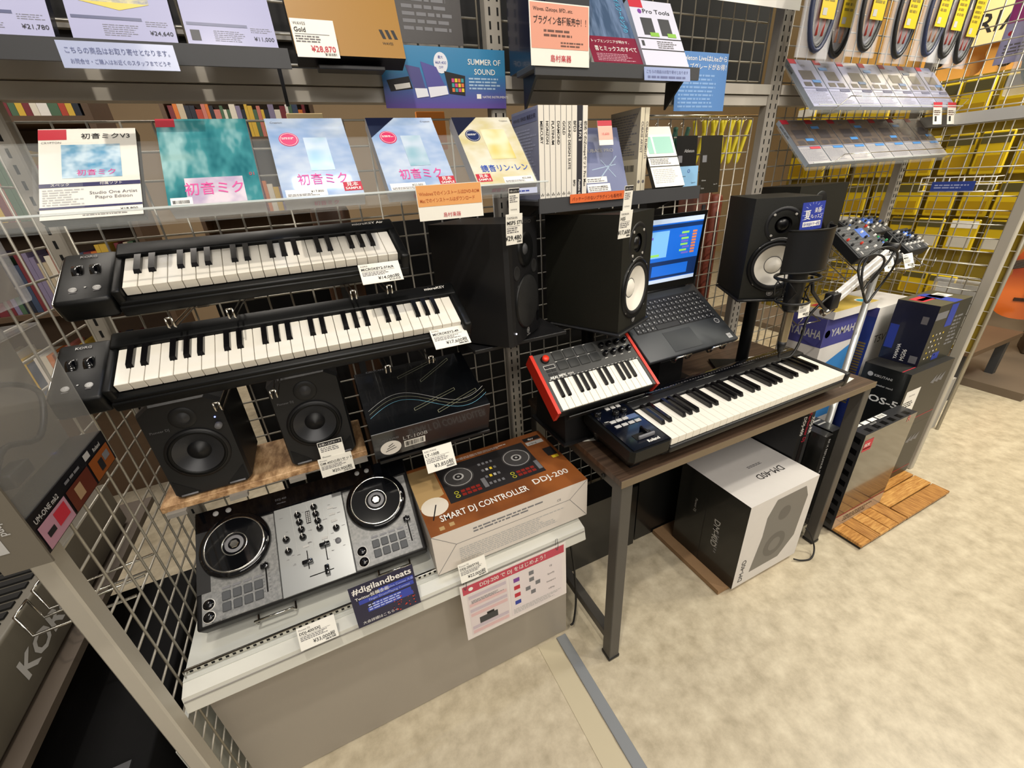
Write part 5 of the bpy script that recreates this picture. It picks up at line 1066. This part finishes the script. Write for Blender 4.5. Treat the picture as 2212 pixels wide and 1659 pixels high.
p = PR(t, (0,-.0215,.15), (1,0,0), (0,0,1)); p.text('STEDMAN', .045, .012, .0075, lgrey, 'c'); p.done()
o, p = card('promo_card', 'small blue lesson card with white characters above the pop screen', 'sign', (1.185, .742, 1.193), 86, .092, .070, mat('card_cobalt', '#33429c', .25)); w, h = .092, .07
for i in range(18):
    a = 2*math.pi*i/18; p.line(w*.5+.030*math.cos(a), h*.55+.026*math.sin(a), w*.5+.043*math.cos(a), h*.55+.032*math.sin(a), .0009, mat('print_icy', '#b9c4f0', .4))
p.text('夏', w*.26, h*.42, .026, white, 'c', bold=.03); p.text('の', w*.45, h*.45, .010, white, 'c'); p.text('楽器', w*.7, h*.62, .014, white, 'c'); p.text('レッスン', w*.7, h*.42, .011, white, 'c'); p.rect(w*.1, h*.13, w*.8, h*.18, white); p.d = .0007; p.text('島村楽器ギター教室', w*.5, h*.17, .009, blue, 'c', wid=w*.74); p.done()
# stand and arm
t = thing('microphone_stand', 'silver boom stand with white arm beside the table holding the microphone', 'microphone stand', (1.728, .79, 0))
obj('pole', G().lathe([(.0125,.012),(.0125,.60),(.0105,.60),(.0105,1.08)], 0, 20), mat('pole_silver', '#c4c5c2', .3, .5), t)
obj('clutch', G().lathe([(.0165,.57),(.0165,.63)], 0, 20, cap=True), black, t)
obj('round_base', G().lathe([(.0003,.0003),(.095,.0003),(.095,.008),(.02,.014),(.0003,.014)], 0, 36), black, t)
arm = mat('arm_white', '#e8e6e4', .22, coat=.4)
for dz, ln in ((0, 1), (-.026, .92)):
    a = Vector((.0, -.02, 1.085+dz)); b = Vector((-.27, -.035, .975+dz)); d = (b-a).normalized()
    g = G(); q = d.to_track_quat('X', 'Z').to_matrix().to_4x4(); g.M = Matrix.Translation(a) @ q; g.box(.02, (b-a).length*ln, -.007, .007, -.008, .008, 0, .002, 1); obj('arm_bar', g, arm, t)
for yy in (-.035, -.005):
    g = G(); g.tube([(.02, yy, 1.12), (-.02, yy, 1.05), (-.09, yy, .99)], .0035, seg=8); obj('spring', g, black, t)
obj('elbow', G().lathe([(.014,-.02),(.014,.02)], 0, 16, (0, -.02, 1.09), (0,1,0), cap=True), black, t)
obj('arm_end', G().box(-.30, -.262, -.05, -.02, .935, .985, 0, .004), black, t)
obj('clamp', G().lathe([(.012,-.02),(.012,.02)], 0, 14, (-.29, -.035, .93), (1,0,.2), cap=True), chrome, t)
g = G(); g.tube([(-.29, -.035, .93), (-.36, -.055, .96), (-.445, -.065, 1.02), (-.46, -.062, 1.065)], .005, seg=8); obj('mount_arm', g, black, t)
def loop(label, c, r, n=40, tail=()):
    pts = [(c[0]+r*math.cos(2*math.pi*i/n)*.9, c[1]-.012*math.sin(4*math.pi*i/n), c[2]+r*math.sin(2*math.pi*i/n)) for i in range(n+1)]
    g = G(); g.tube(smooth_path(list(pts)+list(tail), 2), .0034, seg=8); tag(obj('cable', g, cable), label, 'cable')
loop('large black cable loop wound round the white microphone arm', (1.632, .742, 1.015), .088); loop('smaller black cable loop on the white microphone arm', (1.575, .738, 1.03), .058)
cable_obj('black cable hanging from the microphone plug', [(1.205, .73, .85), (1.212, .73, .828), (1.255, .725, .825), (1.30, .735, .86), (1.33, .745, .93), (1.40, .75, .97), (1.46, .752, .985)], .0036)
# white wire basket and blue sign on the right side panel
t = thing('wire_basket', 'small white wire basket hung on the right side grid', 'basket', (2.33, .78, 1.20)); g = G()
for z in (.02, .045, .07): g.tube([(.035, .0, z), (-.02, .0, z), (-.02, .22, z), (.035, .22, z)], .002, seg=6)
for i in range(6): g.tube([(-.02, i*.044, .018), (-.02, i*.044, .072)], .0018, seg=6)
for i in range(6): g.tube([(-.02, i*.044, .02), (.035, i*.044, .02)], .0018, seg=6)
obj('basket_wires', g, white, t)
o = thing('shop_sign', 'blue strip sign on the white wire basket', 'sign', (2.306, .96, 1.222)); obj('sheet', G().box(-.001, 0, -.13, 0, 0, .034), mat('sign_blue', '#3d53a8', .3), o); p = PR(o, (-.001,0,0), (0,-1,0), (0,0,1)); p.lines(.01, .008, .11, .018, 2, mat('print_icy', '#b9c4f0', .4)); p.done()
# ================================================================== left edge: hanging packages and gear beyond the side grid
t = thing('hanging_package', 'grey boxed audio cable pack with clear window hanging on the left side grid', 'package', (-.432, .60, .972))
obj('carton', G().box(0, .045, 0, .235, 0, .055), mat('pack_black', '#17171a', .3, coat=.3), t); obj('side_flap', G().box(-.001, .046, -.003, 0, -.01, .24), mat('pack_grey', '#6d675c', .45), t)
obj('back_card', G().box(0, .004, 0, .235, .055, .24), mat('pack_grey', '#6d675c', .45), t); obj('window', G().box(.042, .0435, 0, .235, .055, .24), filmm, t); obj('top_flap', G().box(0, .045, 0, .235, .24, .243), filmm, t)
g = G(); g.tube(smooth_path([(.02,.03,.09),(.02,.08,.12),(.02,.15,.10),(.02,.20,.15),(.02,.12,.19),(.02,.05,.16)], 6), .004, seg=8); obj('coiled_cable', g, cable, t)
obj('plug_block', G().box(.014, .034, .04, .085, .08, .10, 0, .003), black, t)
p = PR(t, (.0455,0,0), (0,1,0), (0,0,1)); p.d = .0006; p.text('UM-ONE mk2', .008, .041, .010, lgrey, bold=.02); p.text('Roland', .185, .041, .009, lgrey, bold=.02); p.rect(.155, .042, .018, .010, lgrey); p.lines(.09, .042, .055, .008, 1, mgrey)
p.rect(.006, .002, .07, .034, mat('pic_rose', '#b98a9c', .4)); p.rect(.082, .002, .07, .034, mat('pic_rust', '#5f2a1c', .4)); p.rect(.158, .002, .07, .034, mat('pic_amber', '#8f4d1e', .4)); p.d = .0009; p.rect(.04, .012, .03, .02, red); p.rect(.015, .014, .018, .008, ink); p.rect(.1, .01, .02, .02, mat('pic_tan', '#a98c6a', .4)); p.rect(.18, .008, .016, .018, ink); p.rect(.2, .016, .02, .012, mgrey)
p.fr((0,-.0031,0), (1,0,0), (0,0,1)); p.d = .0006; p.text('Roland', .022, .075, .011, lgrey, 'l', -90, .02); p.rect(.004, .02, .014, .05, lgrey); p.done()
t = thing('hanging_package', 'clear plastic bag with pale slip hanging above the grey boxed pack on the left', 'package', (-.43, .70, 1.235))
obj('bag', G().box(0, .02, 0, .21, 0, .16, 0, .006), bagm, t); obj('insert', G().box(.008, .009, .01, .2, .01, .12), mat('insert_taupe', '#8b8275', .5), t); g = G(); g.tube([(-.012,.10,.165),(.03,.10,.165),(.034,.10,.175)], .002, seg=6); obj('peg', g, chrome, t)
# keyboards and amps standing beyond the grid
gr = mat('synth_grey', '#5b564b', .5)
t = thing('synthesizer', 'grey synthesizer seen from behind through the left side grid', 'synthesizer', (-.90, .52, .56))
obj('body', G().box(0, .25, 0, .78, 0, .13, 0, .006), gr, t); obj('key_slip', G().box(.02, .10, .03, .75, .13, .137), black, t)
g = G()
for i in range(30): g.box(.11, .23, .03+i*.0245, .045+i*.0245, .13, .1345)
obj('panel_vents', g, slot, t)['kind'] = 'stuff'
p = PR(t, (.25,0,0), (0,1,0), (0,0,1)); p.text('KORG', .28, .035, .055, lgrey, bold=.03, wid=.19); p.done()
t = thing('keyboard_rack', 'low brown keyboard rack standing left of the side grid', 'rack', (-.92, .45, 0))
obj('top_board', G().box(0, .30, 0, .95, .535, .553), mat('rack_brown', '#4a4036', .6, var=.1, scale=6), t); obj('leg', G().box(.0, .03, .02, .05, .0005, .535), dgrey, t); obj('leg', G().box(.0, .03, .90, .93, .0005, .535), dgrey, t)
t = thing('guitar_amplifier', 'black amplifier on the floor beyond the left side grid', 'amplifier', (-.88, .60, .0005)); obj('cabinet', G().box(0, .37, 0, .60, 0, .40, 0, .006), mat('tolex_black', '#0a0a0b', .8, bump=.2, scale=600, spec=.15), t)
obj('panel', G().box(.03, .34, .04, .10, .40, .407), dgrey, t)
for i in range(5): obj('knob', G().lathe([(.010,.407),(.009,.423),(.0003,.424)], 0, 14, (.07+i*.055, .07, 0)), chrome, t)
for yy in (.2, .35): obj('latch', G().box(.37, .374, yy, yy+.03, .1, .13), chrome, t)
t = thing('wire_hook_rack', 'empty chrome wire hooks on the outside of the left side grid', 'hook', (-.45, .80, .70)); g = G()
for y in (0, .06):
    g.tube([(0, y, .0), (-.16, y+.01, -.02), (-.165, y+.012, .03)], .0028, seg=6); g.tube([(0, y+.05, 0), (-.16, y+.05, -.02), (-.165, y+.05, .03), (-.165, y+.012, .03)], .0028, seg=6)
obj('wire', g, chrome, t)
# ---- bookcases in the back of the shop
bcol = ['#b5432f', '#e8dfcc', '#d9b23f', '#3c4a63', '#c9796b', '#7a2d34', '#efe9e0', '#4d6b4f', '#d8772f', '#8a7f9c', '#1f2430', '#c8b79a']
bm_mats = [mat('book_%d' % i, c, .55) for i, c in enumerate(bcol)]
shelfm = mat('bookcase_wood', '#5b4632', .6, var=.1); books = {}
def bookcase(name_label, x0, y, x1, zs, h, nmax, group, facing=0):
    t = thing('bookcase', name_label, 'bookcase', (x0, y, 0)); w = x1-x0
    obj('back', G().box(0, w, .22, .24, 0, zs[-1]+h+.1), shelfm, t)
    for z in zs: obj('shelf_board', G().box(0, w, 0, .22, z-.02, z), shelfm, t)
    obj('top_board', G().box(0, w, 0, .22, zs[-1]+h+.08, zs[-1]+h+.1), shelfm, t); obj('side', G().box(-.02, 0, 0, .24, 0, zs[-1]+h+.1), shelfm, t); obj('side', G().box(w, w+.02, 0, .24, 0, zs[-1]+h+.1), shelfm, t)
    for z in zs:
        x = x0+.01
        while x < x1-.03:
            wd_ = random.choice((.014, .018, .022, .028)); hh = round(h*random.choice((.75, .85, .95)), 3); ci = random.randrange(len(bcol)); key = (wd_, hh, ci)
            if key not in books:
                g = G(); g.box(0, wd_, 0, .15, 0, hh); g.m[2] = 0; o = obj('book', g, bm_mats[ci]); books[key] = o.data
            else: o = bpy.data.objects.new('book', books[key]); COL.objects.link(o)
            o.location = (x, y+.02, z+.0005); tag(o, 'book standing on a distant shelf seen through the %s' % group[0], 'book', group[1]); x += wd_+.001
bookcase('dark bookcase full of coloured books behind the left grid', -1.55, 2.25, -.62, (.62, 1.0, 1.33, 1.66), .24, 0, ('left side grid', 'books behind the left grid'))
bookcase('long low bookcase of bright book spines beyond the crossbeam gap', -.50, 3.0, .18, (1.28, 1.66), .17, 0, ('gap under the crossbeam', 'books beyond the crossbeam'))
# warm lit counter panels seen through the gaps
glow = mat('panel_orange', '#e58a35', .6); cr = mat('panel_cream', '#e8cf9a', .6)
for (x0, x1, z0, z1, y, m, lb) in ((.04, .19, 1.55, 1.68, 2.35, cr, 'cream sign board far behind the software boxes'), (.60, .74, 1.52, 1.68, 2.3, glow, 'orange sign board far behind the software boxes')):
    t = thing('sign_board', lb, 'sign', (x0, y, z0)); obj('board', G().box(0, x1-x0, 0, .02, 0, z1-z0, 0, .002, 1), m, t); obj('post', G().box((x1-x0)/2-.01, (x1-x0)/2+.01, .02, .03, -z0+.0005, z1-z0), dgrey, t)
# guitars hung on the back side: brown cases between grid and partition
brn = mat('case_brown', '#6b3a28', .5, var=.15, scale=10)
for i, (x, w, z0, z1, m, lb) in enumerate(((1.30, .075, .55, 1.30, brn, 'brown leather strip case behind the grid right of the laptop'), (1.385, .05, .5, 1.27, mat('case_rust', '#84412f', .5), 'rust coloured case behind the grid right of the laptop'), (.02, .09, .7, 1.33, mat('case_umber', '#4f321c', .5, var=.2, scale=12), 'umber case behind the grid above the slim keyboards'))):
    t = thing('instrument_case', lb, 'case', (x, 1.20, .0005)); g = G(); g.box(0, w, 0, .10, 0, z1, 0, .015); obj('shell', g, m, t); obj('strap', G().box(w*.3, w*.5, -.004, 0, .05, z1-.06), dgrey, t)
def strap(label, x, y, z, m):
    t = thing('instrument_strap', label, 'strap', (x, y, z), group='hanging straps beyond the middle bay'); g = G(); g.tube(smooth_path([(0,0,.0),(.03,.01,-.10),(.05,.02,-.22),(.08,.01,-.10),(.10,0,0)], 6), .012, seg=6); obj('webbing', g, m, t); obj('ring', G().tube([(.05+.012*math.cos(a), 0, .01+.012*math.sin(a)) for a in [2*math.pi*i/12 for i in range(12)]], .0022, seg=5, closed=True), chrome, t)
sy = mat('strap_yellow', '#c8b820', .55); sg_ = mat('strap_green', '#2a5a4c', .6)
for i in range(6): strap('yellow coiled strap hanging far behind the software cards, %s' % ('leftmost', 'second', 'third', 'fourth', 'fifth', 'rightmost')[i], 2.12+i*.07, 2.05, 1.60, sy)
for i in range(5): strap('dark green coiled strap hanging far behind the cream cases, %s' % ('leftmost', 'second', 'third', 'fourth', 'rightmost')[i], 1.62+i*.09, 2.05, 1.57, sg_)
t = thing('strap_rail', 'steel rail from which the yellow and green straps hang', 'rail', (1.55, 2.05, 0)); obj('bar', G().tube([(0, 0, 1.625), (1.15, 0, 1.625)], .006, seg=8), chrome, t)
for x in (.02, 1.13): obj('stand', G().tube([(x, 0, .0005), (x, 0, 1.625)], .01, seg=8), dgrey, t)
# ---- yellow packets on the rack to the right
yel = mat('packet_yellow', '#d9b91c', .3, coat=.4, var=.12, scale=8); rack = thing('strap_rack', 'grid rack beyond the right side panel with yellow packets on it', 'rack', (2.86, .80, 0)); gh, gv = G(), G()
for i in range(18): gh.tube([(0, 0, .45+i*.07), (0, 1.15, .45+i*.07)], .002, seg=5)
for i in range(17): gv.tube([(.004, i*.07, .0005 if i % 8 == 0 else .45), (.004, i*.07, 1.66)], .002 if i % 8 else .008, seg=5)
obj('horizontal_wires', gh, wire, rack); obj('vertical_wires', gv, wire, rack); obj('back_panel', G().box(.008, .018, 0, 1.15, .45, 1.66), mat('rack_ochre', '#8f7a1c', .6, var=.2, scale=5), rack)
pm = None
rows = ((1.47, .17), (1.26, .17), (1.08, .15), (.93, .14), (.70, .11), (.55, .09))
rl = ['top row', 'second row', 'third row', 'fourth row', 'fifth row', 'lowest row']
for r, (z, h) in enumerate(rows):
    for c in range(9):
        y = .82+c*.125
        if r >= 4 and c in (0, 3, 6): continue
        t = thing('accessory_packet', 'yellow packet in the %s beyond the right grid, %s from the front' % (rl[r], ('first', 'second', 'third', 'fourth', 'fifth', 'sixth', 'seventh', 'eighth', 'last')[c]), 'packet', (2.845-.012*((r+c) % 3), y, z), group='yellow packets, %s' % rl[r])
        obj('pouch', G().box(-.014, 0, 0, .105, 0, h, 0, .004, 1), yel, t); o = obj('header', G().box(-.0155, -.014, .004, .10, h*.72, h*.95), mat('header_dark', '#57502a', .4) if (r+c) % 4 else white, t)
        obj('window', G().box(-.0155, -.014, .012, .092, h*.1, h*.45), mat('header_pale', '#cfcabc', .3) if r == 3 else mat('packet_amber', '#b38f16', .3), t)
for i, (x, y, z) in enumerate(((2.62, .82, .60), (2.66, .90, .62))):
    t = thing('accessory_packet', 'yellow square packet leaning by the right front post, %s' % ('front' if i == 0 else 'behind'), 'packet', (x+.2, y, z-.30)); obj('pouch', G().box(-.02, 0, 0, .10, 0, .10, 0, .004, 1), yel, t); obj('header', G().box(-.021, -.02, .004, .096, .0, .016), mat('header_dark', '#57502a', .4), t)
t = thing('packet_stand', 'grey tube stand under the leaning yellow packets', 'stand', (2.83, .80, 0)); obj('column', G().box(0, .06, .02, .2, .0005, .298), lgrey, t)
# white plastic bags hanging on the right grid
for i, (y, z) in enumerate(((.80, .62), (.95, .40))):
    t = thing('hanging_package', 'white paper backed headphone bag hanging outside the right side grid, %s' % ('upper' if i == 0 else 'lower'), 'package', (2.40, y, z)); obj('backing', G().box(.02, .022, -.07, .07, 0, .24), paper, t); obj('bag', G().box(0, .03, -.08, .08, -.01, .26, 0, .008), bagm, t); g = G(); g.tube([(-.0, .045*math.cos(a), .12+.05*math.sin(a)) for a in [2*math.pi*k/20 for k in range(20)]], .004, seg=6, closed=True); obj('cord', g, lgrey, t)
# ---- guitars, amps and sign far right
def guitar(label, loc, yaw, m, hole=True, s=1, group=None, rot=0):
    t = thing('guitar', label, 'guitar', loc, 0, yaw, group); t.rotation_euler[1] = R(rot)
    pts = []
    for i in range(40):
        a = 2*math.pi*i/40; z = math.sin(a); r = .19+.0*z; wv = (.20 if z < 0 else .15)*abs(math.cos(a))**.8*(1 if math.cos(a) > 0 else -1); wv *= 1-.22*math.exp(-((z-.18)/.25)**2); pts.append((wv*s, z*.25*s))
    g = G(); g.M = Matrix(((1,0,0,0),(0,0,-1,0),(0,1,0,0),(0,0,0,1))); g.prism(pts, -.09*s, 0); obj('body', g, m, t)
    if hole: obj('sound_hole', G().lathe([(.052*s,.0005),(.052*s,.0015),(.0003,.0015)], 0, 24, (0, 0, .06*s), (0,-1,0)), slot, t)
    obj('bridge', G().box(-.06*s, .06*s, -.008, 0, -.13*s, -.11*s), mat('rosewood', '#3a2217', .5), t); obj('neck', G().box(-.026*s, .026*s, -.014, .01, .12*s, .62*s), mat('rosewood', '#3a2217', .5), t); obj('headstock', G().box(-.035*s, .035*s, -.012, .012, .62*s, .78*s), mat('rosewood', '#3a2217', .5), t)
    g = G()
    for k in range(6): g.tube([((k-2.5)*.008*s, -.016, -.12*s), ((k-2.5)*.007*s, -.018, .62*s)], .0012, seg=4)
    obj('strings', g, chrome, t)
spruce = mat('spruce_top', '#e0a552', .3, coat=.4, var=.08, scale=10)
guitar('honey acoustic guitar hanging on the far right wall, left one', (4.90, 2.27, 1.96), -90, spruce, group='acoustic guitars on the far wall'); guitar('honey acoustic guitar hanging on the far right wall, right one', (4.90, 1.86, 1.89), -90, spruce, group='acoustic guitars on the far wall')
guitar('red sunburst hollow body guitar standing at the far right edge', (4.15, 1.02, .58), -68, ramp_mat('sunburst', '#7d1c0e', '#e2702a', 3, rough=.2, detail=1, coat=.6), False, 1.0); guitar('orange acoustic guitar lying behind the right side grid', (3.55, 1.42, .62), -62, mat('orange_top', '#d08a48', .35, coat=.3), True, .9, rot=75)
struct('wall_panel', G().box(5.0, 5.05, 1.45, 3.2, .0505, 2.8), mat('slat_cream', '#c79a55', .5, var=.06))
t = thing('sign_board', 'cream guitar brand sign with dark serif letters at the top right', 'sign', (4.80, 2.20, 2.05)); t.rotation_euler[2] = R(-90); obj('board', G().box(0, .62, 0, .02, 0, .28), cr, t); obj('bracket', G().box(.28, .34, .02, .199, .1, .16), dgrey, t); p = PR(t, (0,-.0005,0), (1,0,0), (0,0,1)); p.text('ARIA', .03, .07, .17, ink, wid=.36, bold=.01); p.done()
for i, (x, y, s) in enumerate(((4.35, .98, 1), (4.75, 1.05, 1.2))):
    t = thing('combo_amplifier', 'small %s amplifier on the far right platform' % ('tweed topped' if i == 0 else 'black'), 'amplifier', (x, y, .0505), 0, -66); cmt = mat('amp_brown', '#4a3c30', .5) if i == 0 else black
    obj('cabinet', G().box(0, .36*s, 0, .2, 0, .30*s, 0, .01), cmt, t); obj('control_strip', G().box(.01, .35*s, -.004, .02, .24*s, .29*s), mat('tweed', '#c9ae78', .6) if i == 0 else dgrey, t); obj('grille', G().box(.02, .34*s, -.006, 0, .03, .22*s), mat('grille_grey', '#6f675a', .7, var=.2, scale=300), t); g = G(); g.tube([(.1, .1, .30*s), (.11, .1, .325*s), (.24, .1, .325*s), (.25, .1, .30*s)], .006, seg=6); obj('handle', g, black, t)
    for k in range(6): obj('knob', G().lathe([(.011,0),(.010,.014),(.0003,.015)], 0, 12, (.05+k*.045, -.004, .265*s), (0,-1,0)), black, t)
t = thing('hanging_package', 'magenta and lilac accessory pack hanging at the top right edge', 'package', (2.43, .955, 1.635)); t.rotation_euler[2] = R(-90); obj('card', G().box(0, .10, 0, .006, 0, .21), mat('pack_lilac', '#a8a6cc', .35), t); p = PR(t, (0,0,0), (1,0,0), (0,0,1)); p.rect(.002, .12, .096, .08, mat('pack_magenta', '#a43b86', .3)); p.disc(.02, .09, .007, red); p.lines(.015, .02, .07, .04, 4, greyink); p.done(); g = G(); g.tube([(.05, -.055, .203), (.05, .02, .203)], .002, seg=6); obj('peg', g, chrome, t)
t = thing('bagged_cable', 'bagged dark green cable coil cut by the right edge at the top', 'cable', (2.43, .835, 1.53)); t.rotation_euler[2] = R(-90); g = G(); g.tube([(.01, -.055, .272), (.01, .02, .272)], .002, seg=6); obj('peg', g, chrome, t); obj('clear_bag', G().box(-.06, .08, -.012, .012, 0, .28, 0, .006), bagm, t); g = G(); g.tube([(.01+.045*math.cos(a), 0, .13+.10*math.sin(a)) for a in [2*math.pi*k/28 for k in range(28)]], .008, seg=8, closed=True); obj('cable_loop', g, mat('cable_green', '#3c5a52', .45), t)
t = thing('display_table', 'low dark display table under the orange acoustic guitar', 'table', (3.25, .90, 0)); obj('top', G().box(0, .62, 0, 1.0, .30, .33), shelfm, t)
for x in (.03, .55):
    for y in (.03, .93): obj('leg', G().box(x, x+.04, y, y+.04, .0005, .30), dgrey, t)
flush_text()
